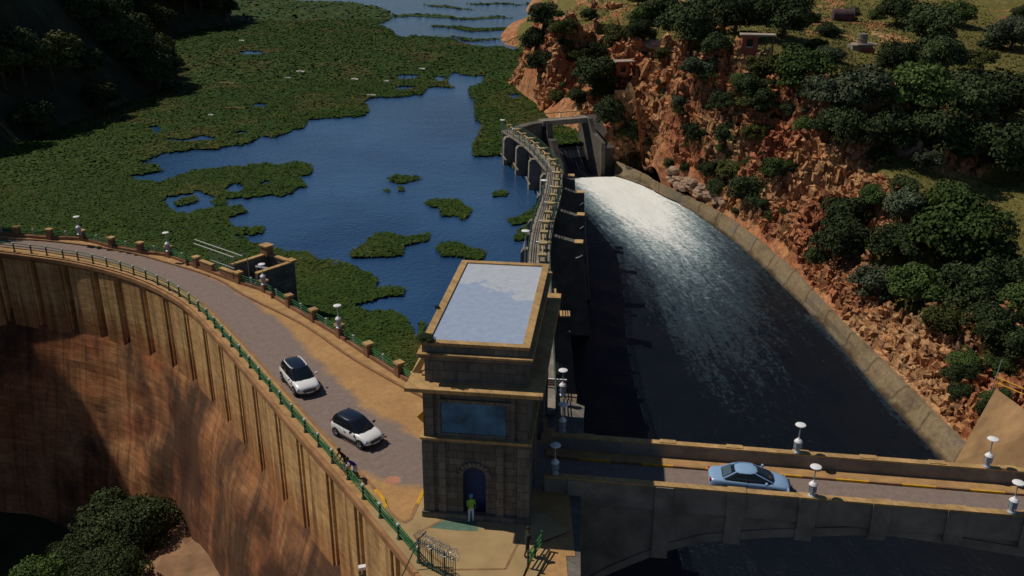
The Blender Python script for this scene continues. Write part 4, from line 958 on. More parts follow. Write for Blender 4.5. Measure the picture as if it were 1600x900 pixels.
def pier_profile(q, n, prof, w, mat, parent, name='pier'):
    t = Vector((-n.y, n.x, 0)); b = MB(); vs = []
    for s_ in (-w, w):
        for d, z in prof: v = q + n * d + t * s_; vs.append((v.x, v.y, z))
    N = len(prof); fs = [tuple(range(N)), tuple(reversed(range(N, 2 * N)))] + [(i, (i + 1) % N, N + (i + 1) % N, N + i) for i in range(N)]
    b.add(vs, fs, mat); return part(b, name, parent)
# buttress piers, downstream side, positions read off their ochre end caps
caps = [(907,301,-.6), (908,336,-.6), (905,379,-.6), (862,457,-.2), (883,492,-.8), (865,577,-.8), (893,275,-.6)]
AF = frames(A_s, 1)
for k, (px, py, z) in enumerate(caps):
    c = P(px, py, z); q, n = min(AF, key=lambda f: abs((c - f[0]).dot(Vector((-f[1].y, f[1].x, 0)))) + (100 if f[0].y > c.y + 12 else 0))
    D = max(1.4, (V2(c) - q).dot(n)); w = .62 if k != 5 else .95
    t = Vector((-n.y, n.x, 0))
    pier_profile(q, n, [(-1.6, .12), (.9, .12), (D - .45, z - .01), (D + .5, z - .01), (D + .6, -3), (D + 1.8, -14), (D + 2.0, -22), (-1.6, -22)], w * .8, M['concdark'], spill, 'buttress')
    b = MB(); b.box((-w, -.42, .02), (w, .5, .16), M['conclight'], Matrix.Translation((c.x, c.y, z)) @ Matrix.Rotation(math.atan2(t.y, t.x), 4, 'Z')); part(b, 'buttress_cap', spill)
    # gate arm and small white gauge below each bay
    a1 = c + t * (-w * .62) + Vector((0, 0, -1.4)) ; b = MB(); b.tube([a1 - n * .3 + Vector((0, 0, -.3)), a1 - t * .5 + n * .1, a1 - t * 1.0 + n * .4 + Vector((0, 0, .4))], .07, M['lampgrey'], 5); part(b, 'gate_arm', spill)
# upstream piers standing in the lake
AF2 = frames(A_s, -1); BF2 = frames(B_s, -1)
for px, py, L in ((787, 216, BF2), (807, 229, BF2), (832, 250, BF2), (862, 278, BF2), (826, 392, AF2), (835, 344, AF2), (850, 305, AF2)):
    c = P(px, py, .0); q, n = min(L, key=lambda f: (f[0] - c).length)
    pier_profile(q, n, [(-1.0, .13), (1.7, .13), (2.0, -.3), (2.2, -9), (-1.0, -9)], .45, M['conc'], spill, 'pier')
    t = Vector((-n.y, n.x, 0)); a = q + n * 2.3 + t * 1.2 + Vector((0, 0, -3.2))
    b = MB(); b.tube([a - t * 1.6 + Vector((0, 0, .5)), a + t * 1.2], .13, M['conc'], 5); part(b, 'gate_beam', spill)
CF = frames(C_s, 1)
for k, (px, py) in enumerate(((849, 189), (912, 184))):
    c = P(px, py, .1); q, n = min(CF, key=lambda f: (f[0] - c).length)
    if k == 0: pier_profile(q, n, [(-1.2, .1), (1.5, .1), (2.2, -2.5), (3.5, -2.6), (7.0, -8), (7, -12), (-1.2, -12)], .55, M['concdark'], spill, 'pier')
    else: pier_profile(q, n, [(-2, .35), (1.6, .35), (3.4, -2.0), (6.6, -3.2), (6.8, -9), (6.9, -13), (-2, -13)], .42, M['concdark'], spill, 'pier')
# railings of the walkway
def railrun(parent, L, off, h0, hs, postmat, railmat, gap=2.0, r=.03, pr=.04, z0=0.42, mesh=False):
    fr = [(p + n * off, n) for p, n in frames(L)]
    line = [f[0] for f in fr]
    b = MB()
    for h in hs: b.tube([p + Vector((0, 0, z0 + h)) for p in line[::2] + [line[-1]]], r, railmat, 5)
    part(b, 'rails', parent).name = 'handrail'
    for p in resample(line, max(2, int(sum((a - c).length for a, c in zip(line[:-1], line[1:])) / gap) + 1)):
        b = MB(); b.tube([p + Vector((0, 0, z0 - .02)), p + Vector((0, 0, z0 + h0))], pr, postmat, 5); part(b, 'post', parent)
railrun(spill, A_s, 1.1, 1.1, (.45, .8, 1.1), M['postdark'], M['postdark'], 3.0, .045, .05); railrun(spill, A_s, -1.1, 1.1, (.45, .8, 1.1), M['postdark'], M['postdark'], 3.0, .045, .05)
railrun(spill, B_s, 1.1, 1.1, (.45, .8, 1.1), M['postdark'], M['postdark'], 3.0, .045, .05); railrun(spill, B_s, -1.1, 1.1, (.45, .8, 1.1), M['postdark'], M['postdark'], 3.0, .045, .05)
railrun(spill, C_s, -1.0, .9, (.9,), M['conc'], M['conclight'], 4.0, .09, .09)
# yellow hoist shaft with gearboxes
M['hoist'] = simple('ochre_machine_paint', (.40, .31, .14), .6, 0, .2, 3, bp=0)
hs_ = empty('gate_hoist_line', deckA[3] + Vector((0, 0, .42)), 0, 'yellow hoist shaft with gearboxes running along the spillway walkway', 'hoist machinery')
for L in (A_s[30:], B_s):
    ln = [p + n * .35 + Vector((0, 0, 1.0)) for p, n in frames(L)]; b = MB(); b.tube(ln[::3] + [ln[-1]], .09, M['hoist'], 6); part(b, 'shaft', hs_)
    pts = resample([p + n * .35 for p, n in frames(L)], int(len(L) / 3.6) + 1); fr_ = frames(pts)
    for i, (p, n) in enumerate(fr_):
        T = Matrix.Translation(p + Vector((0, 0, .42))) @ Matrix.Rotation(math.atan2(n.y, n.x), 4, 'Z')
        b = MB(); big_ = i % 2
        b.box((-.35, -.3, 0), (-.22, .3, .75), M['hoist'], T); b.box((.22, -.3, 0), (.35, .3, .75), M['hoist'], T)
        b.box((-.42, -.28 - .12 * big_, .62), (.42, .28 + .12 * big_, .86), M['hoist'], T)
        if big_: b.box((-.75, -.12, .7), (-.42, .12, .92), M['white'], T); b.box((.42, -.15, .66), (.9, .15, .88), M['hoist'], T)
        part(b, 'gearbox', hs_)
# white water sliding over the open gates
m, nt, bb = newmat('falling_water', .5, 0, .4)
cst = noise(nt, coords(nt, 'UV', (9, .25, 1)), 1.2, 4, .7); nt.links.new(ramp(nt, cst, [(.56, (.012, .016, .024)), (.70, (.55, .60, .66))]), bb.inputs['Base Color']); M['fall'] = m
fl_ = MB(); S_ = smoothline(deckC, 1.0); fr_ = [(p, n) for p, n in frames(S_)]; nfr_ = len(fr_)
prof = [(.25, -4.82), (1.3, -5.9), (3.6, -8.3), (7.0, -9.6), (9.2, -9.9)]
fl_.sweep(prof, fr_[max(1, nfr_ // 2 - 1):nfr_ - 1], M['fall']); o = fl_.build('falling_water', None); fixn(o)
setuv(o, [((i // len(prof)) * .25, i % len(prof)) for i in range(len(o.data.vertices))]); tag(o, 'thin white sheets of water sliding over the open spillway gate', 'water', kind='structure')

# channel lining wall on the right, and the dark abutment wall beside the gates
cw = empty('channel_wall', walltop[3], 0, 'sloping weathered concrete lining wall curving along the right of the spillway channel', 'wall')
n_ = 160; w0 = resample(smoothline([p for p in waterline], 1.0), n_); w1 = resample(smoothline([p for p in walltop], 1.0), n_)
vs = []; uvv = []; u_ = 0
for i in range(n_):
    if i: u_ += (w0[i] - w0[i - 1]).length
    q = min(w1, key=lambda p: (Vector((p.x, p.y, 0)) - Vector((w0[i].x, w0[i].y, 0))).length); q = w1[i] if i < 3 else q
    d = Vector((q.x - w0[i].x, q.y - w0[i].y, 0)); n = d.normalized() if d.length > .1 else Vector((1, 0, 0))
    jj = .12 * fbm(np.array([u_ * .3]), np.array([0.0]), 44, 3)[0]
    pts = [w0[i] + Vector((0, 0, -2.5)) - n * .5, w0[i] + Vector((0, 0, -.1)), w0[i] + Vector((0, 0, .35)) + n * .1, w0[i] + Vector((0, 0, .38)) + n * .4, w0[i].lerp(q, .6) + Vector((0, 0, .05)), Vector(q) + n * jj, Vector(q) + n * (.5 + jj), Vector(q) + n * (.6 + jj) + Vector((0, 0, -1.6))]
    vs += pts; uvv += [(u_, v_) for v_ in (0, .02, .12, .16, .6, .9, 1, 1.2)]
o = fast_mesh('lining', [v - cw.location for v in vs], grid_faces(n_, 8), [M['channelwall']], None, cw); setuv(o, uvv); fixn(o)
gw = empty('gate_abutment', deckC[-1], 0, 'dark grey concrete abutment wall between the open gate and the red cliff', 'wall')
b = MB(); q0 = deckC[-1]; q1 = V2(walltop[0])
dd = (q1 - q0); nn_ = Vector((-dd.y, dd.x, 0)).normalized()
pl = [q0 + Vector((-.2, 2, 0)), q1 + Vector((-1.6, -.5, 0)), q1 + Vector((.4, .4, 0)), q0 + Vector((2.2, 3, 0))]
zt = [.3, -4.6, -4.6, .3]; vs = [(p.x, p.y, -14) for p in pl] + [(p.x, p.y, z) for p, z in zip(pl, zt)]
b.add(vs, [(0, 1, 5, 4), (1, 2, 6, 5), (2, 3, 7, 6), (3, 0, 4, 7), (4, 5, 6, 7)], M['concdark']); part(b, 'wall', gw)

# stilling floor between walkway and channel
b = MB(); 
b.add([(deckB[-1].x, deckB[-1].y, -9.6), (deckC[0].x, deckC[0].y, -9.6), (deckC[-1].x, deckC[-1].y, -9.6), (walltop[0].x, walltop[0].y, -9.9), (waterline[0].x, waterline[0].y - 2, -9.9), (deckA[-1].x + 1, deckA[-1].y, -10.6)], [(0, 1, 2, 3, 4, 5)], M['concdark'])
o = b.build('chute_floor', None); fixn(o); tag(o, 'dark wet concrete floor at the head of the spillway channel', 'chute', kind='structure')

# right abutment slope with yellow railing
ra = empty('abutment_slope', P(1500, 718, -9), 0, 'smooth brown concrete slope beside the bridge at the right edge', 'slope')
s0, s1, s2, s3 = P(1492, 722, -11.5), P(1556, 607, -6.5), P(1640, 668, -5.0), P(1700, 780, -7.5)
b = MB(); b.add([s0, s1, s2, s3, s0 + Vector((1, 2, -8)), s1 + Vector((0, 1, -8)), s2 + Vector((0, 0, -8)), s3 + Vector((0, 0, -8))], [(0, 3, 2, 1), (0, 1, 5, 4), (1, 2, 6, 5), (2, 3, 7, 6), (3, 0, 4, 7)], M['slope'] if 'slope' in M else M.setdefault('slope', simple('brown_smooth_concrete', (.30, .18, .085), .85, var=.35, scale=.35))); part(b, 'slab', ra)
yr = empty('yellow_railing', s1, 0, 'low yellow pipe railing along the top of the brown slope', 'railing')
r0, r1 = s1 + Vector((.1, .1, 0)), s2 + Vector((4, -3, .3))
for h in (.5, 1.0):
    b = MB(); b.tube([r0 + Vector((0, 0, h)), r1 + Vector((0, 0, h))], .05, M['yellow'], 6); part(b, 'rail', yr)
for k in range(5):
    p = r0.lerp(r1, k / 4); b = MB(); b.tube([p, p + Vector((0, 0, 1.02))], .055, M['yellow'], 6); part(b, 'post', yr)
b = MB(); q = r0 + Vector((-.2, .3, 0)); b.tube([q + Vector((0, 0, -.6)), q + Vector((.35, .1, 2.6))], .035, M['lampgrey'], 5); o = b.build('metal_pole', None); tag(o, 'thin leaning grey pole at the corner of the yellow railing', 'pole')

# =================================================================== RAILINGS AND PARAPETS ON THE CREST
gr = empty('green_railing', rail_posts[10], 0, 'long green three-rail railing with pale-capped posts along the dam face side', 'railing')
rl = smoothline([V2((-66, 91.2))] + rail_posts, .8)
for h in (.38, .66, .94):
    b = MB(); b.tube([p + Vector((0, 0, h + .1)) for p in rl], .04, M['greenmetal'], 5); part(b, 'rail', gr)
for p in [V2((-64.5, 90.9)), V2((-62.4, 90.5)), V2((-60.2, 90.0)), V2((-58, 89.5))] + rail_posts:
    b = MB(); b.lathe([(.13, .1), (.13, .2), (.075, .26), (.075, .98)], M['postdark'], 8, Matrix.Translation(p)); b.lathe([(.075, .98), (.12, 1.02), (.12, 1.12), (.05, 1.17)], M['postcap'], 8, Matrix.Translation(p)); part(b, 'post', gr)
lp_ = empty('lakeside_parapet', pillars[6], 0, 'low stone parapet with square brick pillars and green rails facing the lake', 'parapet')
allp = [V2((-66, 95.5)), V2((-62, 94.8)), V2((-57.9, 93.9))] + pillars + [V2((-6.2, 57.6))]
b = MB(); b.sweep([(-.2, 0), (-.2, .42), (.2, .42), (.2, 0)], frames(smoothline(allp, .8)), M['brick'], closed=True); part(b, 'plinth', lp_)
lamp_idx = {}
for i, p in enumerate(allp):
    n = frames(allp)[i][1]; T = Matrix.Translation(p) @ Matrix.Rotation(math.atan2(n.y, n.x), 4, 'Z')
    b = MB(); b.box((-.27, -.27, 0), (.27, .27, 1.12), M['brick'], T); b.box((-.34, -.34, 1.12), (.34, .34, 1.3), M['coping'], T); part(b, 'pillar', lp_)
for i, (a, c) in enumerate(zip(allp[:-1], allp[1:])):
    gap = (i == 9)
    if gap: continue
    d = (c - a).normalized(); a2, c2 = a + d * .27, c - d * .27
    for h in (.55, .78, 1.0):
        b = MB(); b.tube([a2 + Vector((0, 0, h)), c2 + Vector((0, 0, h))], .035, M['greenmetal'], 5); part(b, 'rail', lp_)
    mid = (a + c) / 2; b = MB(); b.lathe([(.06, .42), (.06, 1.0), (.10, 1.03), (.10, 1.12), (.04, 1.15)], M['postcap'], 8, Matrix.Translation(mid)); part(b, 'post', lp_)
a, c = allp[9], allp[10]; d = (c - a).normalized()
for f0, f1 in ((.12, .40), (.60, .90)):
    q0, q1 = a.lerp(c, f0), a.lerp(c, f1); L = (q1 - q0).length; T = Matrix.Translation(q0) @ Matrix.Rotation(math.atan2(d.y, d.x), 4, 'Z')
    b = MB(); b.box((0, -.18, .42), (L, .18, 1.0), M['brick'], T); b.box((-.04, -.22, 1.0), (L + .04, .22, 1.1), M['coping'], T); part(b, 'brick_panel', lp_)

# intake box standing in the lake behind the parapet
nrm = Vector((-d.y, d.x, 0)); nrm = nrm if nrm.y > 0 else -nrm
ik = empty('intake_box', a.lerp(c, .75) + nrm * 1.0, math.atan2(d.y, d.x), 'square open-topped stone intake chamber standing in the hyacinth behind the parapet', 'intake chamber')
def loc_of(px, py, z):
    w = P(px, py, z) - ik.location; return Vector((w.dot(d), w.dot(nrm), z))
c1, c2, c3, c4_ = loc_of(344, 398, 1.1), loc_of(378, 386, 1.1), loc_of(422, 399, 1.1), loc_of(372, 418, 1.1)
W_ = 4.2; D_ = 4.6; x0 = -1.2
b = MB()
for (ax, ay, bx_, by_) in ((x0, .2, x0 + .35, D_), (x0 + W_ - .35, .2, x0 + W_, D_), (x0 + .35, D_ - .35, x0 + W_ - .35, D_)):
    b.box((ax, ay, -8), (bx_, by_, .95), M['tower2'])
b.box((x0 + .35, .2, -8), (x0 + W_ - .35, D_ - .35, -.9), M['conc']); b.build('chamber_walls', None, ik)
b = MB()
for (ax, ay, bx_, by_) in ((x0 - .06, .2, x0 + .41, D_ + .06), (x0 + W_ - .41, .2, x0 + W_ + .06, D_ + .06), (x0 + .41, D_ - .41, x0 + W_ - .41, D_ + .06)):
    b.box((ax, ay, .95), (bx_, by_, 1.1), M['coping'])
b.build('coping', None, ik)
b = MB(); b.box((x0 - .15, D_ - .7, .96), (x0 + .85, D_ + .1, 1.9), M['brick']); b.box((x0 - .25, D_ - .8, 1.9), (x0 + .95, D_ + .2, 2.05), M['coping']); b.build('corner_pillar', None, ik); b = MB(); b.box((x0 + W_ - .7, D_ - .6, 1.1), (x0 + W_ + .2, D_ + .2, 1.25), M['coping']); b.build('corner_slab', None, ik)
b = MB(); b.tube([(x0 + 1.0, 2.4, -.8), (x0 + 1.0, 2.4, .4), (x0 + 2.6, 2.8, .4)], .12, M['lampgrey'], 6); b.tube([(x0 + 2.2, 1.2, -.8), (x0 + 2.2, 3.6, -.2)], .08, M['lampgrey'], 6); b.build('pipework', None, ik)
cg = empty('security_cage', a.lerp(c, .5) + nrm * .1, math.atan2(d.y, d.x), 'tall galvanised wire security cage with outrigger bars at the parapet opening', 'cage')
b = MB()
for x in np.arange(-1.5, 2.3, .42): b.tube([(x, .35, -.2), (x, .35, 2.3)], .022, M['lampgrey'], 4)
for z in (.1, 1.2, 2.3): b.tube([(-1.6, .35, z), (2.2, .35, z)], .03, M['lampgrey'], 4)
b.build('bars', None, cg).name = 'cage_front'
b = MB()
for y, x0_, x1_ in ((.35, -4.2, 2.3), (1.1, -5.2, 2.6)): b.tube([(x0_, y, 2.35 + .0), (x1_, y, 2.35)], .05, M['postcap'], 5)
b.tube([(-1.6, .3, 2.35), (-1.6, 1.9, 2.35)], .04, M['postcap'], 5); b.tube([(2.2, .3, 2.35), (2.2, 1.9, 2.35)], .04, M['postcap'], 5); b.tube([(2.2, 1.9, 2.3), (2.2, 1.9, -.5)], .04, M['postcap'], 5)
b.build('outrigger_bars', None, cg)

# =================================================================== LAMPS
def make_lamp(loc, s, label, group='ornate white disc lamps on the dam and bridge'):
    t = empty('disc_lamp', loc, random.uniform(0, 3), label, 'lamp', group); t.scale = (s, s, s)
    b = MB(); b.lathe([(.20, 0), (.20, .06), (.12, .10), (.10, .2)], M['lampgrey'], 10); b.build('base', None, t)
    b = MB(); b.lathe([(.10, .2), (.17, .28), (.19, .62), (.15, .66)], M['glass'], 10); b.build('lantern', None, t)
    b = MB()
    for k in range(6):
        a = k * math.pi / 3; b.tube([(.19 * math.cos(a), .19 * math.sin(a), .2), (.20 * math.cos(a), .20 * math.sin(a), .66)], .018, M['lampgrey'], 4)
    b.build('lantern_frame', None, t)
    b = MB(); b.lathe([(.20, .64), (.22, .67), (.16, .76), (.08, .82), (.04, .9)], M['white'], 14); b.build('lower_shade', None, t, smooth=False)
    b = MB(); b.lathe([(.035, .86), (.03, 1.62)], M['lampgrey'], 6); b.build('stem', None, t)
    b = MB(); b.lathe([(.05, 1.56), (.25, 1.62), (.28, 1.65), (.26, 1.68), (.08, 1.72)], M['white'], 18); b.build('disc_shade', None, t)
    return t
def base_from_disc(px, py, zb, s=1.18): return P(px, py, zb + 1.66 * s)
def LV(px, py, zb, s, lab):
    p = base_from_disc(px, py, zb, s); p.z = zb; return make_lamp(p, s, lab)
LV(119, 338.5, 1.3, 1.18, 'disc lamp on the lakeside parapet furthest left, above green hyacinth')
LV(258.5, 363.5, 1.3, 1.18, 'disc lamp on the lakeside parapet just left of the intake chamber')
LV(408.7, 412.8, 1.3, 1.18, 'disc lamp on the lakeside parapet just right of the intake chamber')
LV(527, 477.3, 1.3, 1.18, 'disc lamp on the lakeside parapet nearest the stone tower')
LV(880, 578.5, .8, 1.18, 'sunlit disc lamp beside the large ochre buttress cap right of the tower')
LV(880, 632, .8, 1.18, 'shaded disc lamp behind the tower beside the small brown notice')
LV(868, 695.5, 1.1, 1.18, 'shaded disc lamp at the tower end of the bridge')
def LB(px, py, yl, lab):
    zb = 1.11 if px > 1 else 1; p = P(px, py, zb + 1.66 * 1.18); p.z = zb
    q = p - BN; x = q.dot(bx); w = BN + bx * x + by * yl; return make_lamp(Vector((w.x, w.y, 1.11)), 1.18, lab)
LB(1251, 663, BW - .18, 'disc lamp on the far bridge parapet nearest the silver car')
LB(1550, 683, BW - .18, 'disc lamp on the far bridge parapet in front of the brown slope')
LB(1277, 735, .18, 'disc lamp on the near bridge parapet behind the silver car')
LB(1606, 775, .18, 'disc lamp on the near bridge parapet at the right picture edge')
for px, py, zb, lab in ((821, 360, .42, 'slim disc lamp on the walkway side just beyond the tower roof'), (850, 281, .42, 'slim disc lamp at the bend of the spillway walkway'), (785, 187, .42, 'slim disc lamp at the far left end of the walkway')):
    s = 1.3; p = P(px, py, zb + 2.9 * s); p.z = zb
    t = empty('walkway_lamp', p, 0, lab, 'lamp', 'slim lamps beside the spillway walkway'); t.scale = (s,) * 3
    b = MB(); b.tube([(0, 0, -3), (0, 0, 2.85)], .05, M['lampgrey'], 6); b.build('pole', None, t)
    b = MB(); b.lathe([(.06, 2.78), (.30, 2.83), (.32, 2.88), (.1, 2.93)], M['white'], 14); b.build('disc_shade', None, t)

# notice board and platform right of the tower
pf = empty('lower_platform', P(862, 650, -.2), TH, 'small shaded brick platform at the right foot of the tower', 'platform')
b = MB(); b.box((-1.2, -.9, -20), (1.6, 3.4, 0), M['brick']); b.build('platform_base', None, pf)
b = MB(); b.box((-1.2, -1.2, 0), (.55, -.3, .12), M['conclight']); b.build('edge_slab', None, pf)
nb = empty('notice_board', P(868, 612, .1), TH, 'small brown notice board with pale lettering beside the tower lamp', 'notice')
b = MB(); b.box((-.75, -.04, .5), (.75, .04, 1.0), M['redbrick']); b.build('board', None, nb)
b = MB(); b.tube([(-.6, .08, 0), (-.6, .08, 1.0)], .04, M['lampgrey']); b.tube([(.6, .08, 0), (.6, .08, 1.0)], .04, M['lampgrey']); b.build('posts', None, nb).name = 'support'
b = MB(); b.box((-.79, -.05, .98), (.79, .05, 1.04), M['white']); b.box((-.79, -.05, .46), (.79, .05, .5), M['white']); b.build('frame', None, nb)
b = MB()
for r_ in range(2):
    x = -.62
    while x < .6:
        w = random.uniform(.05, .11); b.box((x, -.055, .62 + r_ * .18), (x + w, -.042, .72 + r_ * .18), M['white']); x += w + .05
b.build('lettering', None, nb)
# =================================================================== CARS
M['carwhite'] = newmat('white_car_paint', .25, 0, .5)[0]; M['carwhite'].node_tree.nodes['Principled BSDF'].inputs['Base Color'].default_value = (.80, .80, .80, 1)
M['carsilver'] = newmat('silver_blue_car_paint', .3, .15, .5)[0]; M['carsilver'].node_tree.nodes['Principled BSDF'].inputs['Base Color'].default_value = (.30, .47, .70, 1)
M['carblack'] = newmat('dark_car_roof', .22, 0, .5)[0]; M['carblack'].node_tree.nodes['Principled BSDF'].inputs['Base Color'].default_value = (.012, .018, .035, 1)
M['carglass'] = newmat('car_glass', .08, 0, .6)[0]; M['carglass'].node_tree.nodes['Principled BSDF'].inputs['Base Color'].default_value = (.010, .012, .016, 1)
M['rearglass'] = newmat('pale_rear_glass', .1, 0, .6)[0]; M['rearglass'].node_tree.nodes['Principled BSDF'].inputs['Base Color'].default_value = (.07, .11, .13, 1)
M['tyre'] = newmat('tyre_rubber', .85)[0]; M['tyre'].node_tree.nodes['Principled BSDF'].inputs['Base Color'].default_value = (.015, .015, .015, 1)
M['rim'] = newmat('alloy_rim', .35, .8, .5)[0]; M['rim'].node_tree.nodes['Principled BSDF'].inputs['Base Color'].default_value = (.45, .46, .48, 1)
M['plastic'] = newmat('black_trim', .6)[0]; M['plastic'].node_tree.nodes['Principled BSDF'].inputs['Base Color'].default_value = (.02, .02, .022, 1)
M['headlight'] = newmat('headlight_lens', .1, 0, .6)[0]; M['headlight'].node_tree.nodes['Principled BSDF'].inputs['Base Color'].default_value = (.35, .45, .60, 1)
M['taillight'] = newmat('tail_light_lens', .2, 0, .6)[0]; M['taillight'].node_tree.nodes['Principled BSDF'].inputs['Base Color'].default_value = (.45, .01, .02, 1)
def make_car(name, loc, ang, label, st, gh, paint, roofpaint, wheels, wr, kind, glassroof=False):
    t = empty(name, loc, ang, label, 'car')
    b = MB(); vs = []; half = []
    for x, hw, zl, zs, zt in st:
        ring = [(0, zl), (hw * .8, zl), (hw * .96, zl + .10), (hw, zl + .28), (hw * .99, zs - .16), (hw * .95, zs - .03), (hw * .84, zs + (zt - zs) * .55), (hw * .5, zt), (0, zt + .015)]
        half.append([(x, y, z) for y, z in ring] + [(x, -y, z) for y, z in reversed(ring[1:-1])])
    n = len(half[0]); vs = [p for h in half for p in h]; fs = []
    for i in range(len(half) - 1):
        for k in range(n): fs.append((i * n + k, i * n + (k + 1) % n, (i + 1) * n + (k + 1) % n, (i + 1) * n + k))
    fs.append(tuple(range(n))); fs.append(tuple(reversed(range((len(half) - 1) * n, len(half) * n))))
    b.add(vs, fs, paint); o = b.build('body', None, t, smooth=True); fixn(o)
    md = o.modifiers.new('s', 'SUBSURF'); md.levels = 1; md.render_levels = 1
    # greenhouse loops: (z, x_rear, x_front, halfwidth)
    def loop(z, xr, xf, hw, bul=.10):
        m_ = (xr + xf) / 2
        return [(xr + .02, hw * .80, z), (xr + .22, hw * .97, z), (m_, hw, z), (xf - .30, hw * .97, z), (xf - .06, hw * .80, z), (xf + bul, hw * .4, z), (xf + bul, -hw * .4, z), (xf - .06, -hw * .80, z), (xf - .30, -hw * .97, z), (m_, -hw, z), (xr + .22, -hw * .97, z), (xr + .02, -hw * .80, z), (xr - bul * .7, -hw * .4, z), (xr - bul * .7, hw * .4, z)]
    loops = [loop(*g) for g in gh]; n = 14
    b = MB(); vs = [p for l in loops[:-2] for p in l] + [p for p in loops[-2]]; NL = len(loops) - 1; fs = []
    for i in range(NL - 1):
        for k in range(n): fs.append((i * n + k, i * n + (k + 1) % n, (i + 1) * n + (k + 1) % n, (i + 1) * n + k))
    b.add(vs, fs, M['carglass']); o = b.build('windows', None, t, smooth=False); fixn(o)
    b = MB(); l0, l1 = loops[-2], loops[-1]; cz = gh[-1][0] + .045; xm = (gh[-1][1] + gh[-1][2]) / 2
    l0b = [(p[0] * 1.0, p[1] * 1.012, p[2] - .02) for p in l0]; l2 = [(xm + (p[0] - xm) * .6, p[1] * .6, cz - .008) for p in l1]
    vs = l0b + l1 + l2 + [(xm, 0, cz)]; fs = []
    for i in range(2):
        for k in range(n): fs.append((i * n + k, i * n + (k + 1) % n, (i + 1) * n + (k + 1) % n, (i + 1) * n + k))
    for k in range(n): fs.append((2 * n + k, 2 * n + (k + 1) % n, 3 * n))
    b.add(vs, fs, roofpaint); o = b.build('roof', None, t, smooth=True); fixn(o)
    for k in (0, 4, 7, 11, 2, 9):        # pillars
        pts = [Vector(l[k]) * 1.0 for l in loops[:-1]]; b = MB(); b.tube([(p.x, p.y * 1.005, p.z) for p in pts], .055 if k in (0, 11) else (.035 if k in (4, 7) else .022), paint if k not in (2, 9) and roofpaint is not M['carblack'] else (M['carblack'] if roofpaint is M['carblack'] else M['plastic']), 6); b.build('pillar', None, t)
    if kind == 'sedan' or glassroof:
        for s_ in (1, -1):
            e = [loops[-2][k] for k in ((0, 1, 2, 3, 4) if s_ > 0 else (11, 10, 9, 8, 7))]; b = MB(); b.tube([(p[0], p[1] * 1.01, p[2] + .015) for p in e], .04, paint, 5); b.build('roof_rail', None, t)
    hwm = max(s[1] for s in st)
    for x in wheels:
        for s_ in (1, -1):
            w = MB(); T = Matrix.Translation((x, s_ * (hwm - .10), wr)) @ Matrix.Rotation(-s_ * math.pi / 2, 4, 'X')
            w.lathe([(wr * .6, -.10), (wr * .96, -.09), (wr, -.05), (wr, .08), (wr * .95, .12), (wr * .66, .125)], M['tyre'], 20, T); wo = w.build('wheel', None, t)
            w = MB(); w.lathe([(.001, .10), (wr * .18, .128), (wr * .20, .11), (wr * .6, .118), (wr * .68, .132), (wr * .70, .10)], M['rim'], 16, T)
            for q in range(5):
                a = q * 2 * math.pi / 5; w.tube([T @ Vector((.05 * math.cos(a), .05 * math.sin(a), .13)), T @ Vector((wr * .62 * math.cos(a), wr * .62 * math.sin(a), .135))], .028, M['rim'], 4)
            ro = w.build('rim', None, wo)
            w = MB(); T2 = Matrix.Translation((x, s_ * (hwm - .02), wr + .01)) @ Matrix.Rotation(-s_ * math.pi / 2, 4, 'X'); w.lathe([(wr * 1.13, -.2), (wr * 1.13, .026), (wr * 1.0, .03)], M['plastic'], 20, T2); w.build('wheel_arch', None, t)
    xf = st[-1][0]; xr = st[0][0]; zb = .75
    hw_f = st[-2][1]; hw_r = st[1][1]; zf = st[-2][3]
    for s_ in (1, -1):
        T = Matrix.Translation((st[-2][0] - .10, s_ * hw_f * .80, zf - .10)) @ Matrix.Rotation(-s_ * .5, 4, 'Z') @ Matrix.Rotation(.35, 4, 'Y')
        b = MB(); b.lathe([(.001, -.02), (.12, -.02), (.15, .03), (.12, .07), (.001, .09)], M['headlight'], 12, T @ Matrix.Rotation(math.pi / 2, 4, 'Y') @ Matrix.Scale(1.8, 4, (0, 1, 0))); b.build('headlight', None, t)
        b = MB(); b.box((xr + .02, s_ * hw_r * .72 - .14, zb + .02), (xr + .16, s_ * hw_r * .72 + .14, zb + .20), M['taillight']); b.build('tail_light', None, t, bevel=.02)
        b = MB(); xm_ = gh[0][2] - .45; b.box((xm_ - .07, s_ * (hwm + .12) - .10, gh[0][0] + .02), (xm_ + .07, s_ * (hwm + .12) + .10, gh[0][0] + .18), roofpaint if roofpaint is M['carblack'] and not glassroof else paint); b.build('wing_mirror', None, t, bevel=.03)
        b = MB(); b.box((-.35, s_ * hwm - .01, .72), (-.15, s_ * hwm + .02, .76), M['plastic']); b.box((.65, s_ * hwm - .01, .72), (.85, s_ * hwm + .02, .76), M['plastic']); b.build('door_handle', None, t)
        b = MB(); b.box((wheels[0] + wr + .12, s_ * hwm - .015, .22), (wheels[1] - wr - .12, s_ * hwm + .012, .34), M['plastic']); b.build('sill_trim', None, t)
    b = MB(); b.box((xf - .06, -hw_f * .55, .48), (xf + .012, hw_f * .55, .66), M['plastic']); b.box((xf - .02, -hw_f * .5, .56), (xf + .02, hw_f * .5, .575), M['rim']); b.build('grille', None, t)
    b = MB(); b.box((xf - .10, -hw_f * .8, .24), (xf - .005, hw_f * .8, .36), M['plastic']); b.build('lower_bumper', None, t)
    b = MB(); b.box((xf - .0, -.26, .38), (xf + .03, .26, .47), M['white']); b.build('number_plate', None, t)
    return t
RDIR = math.atan2(-.83, .56)
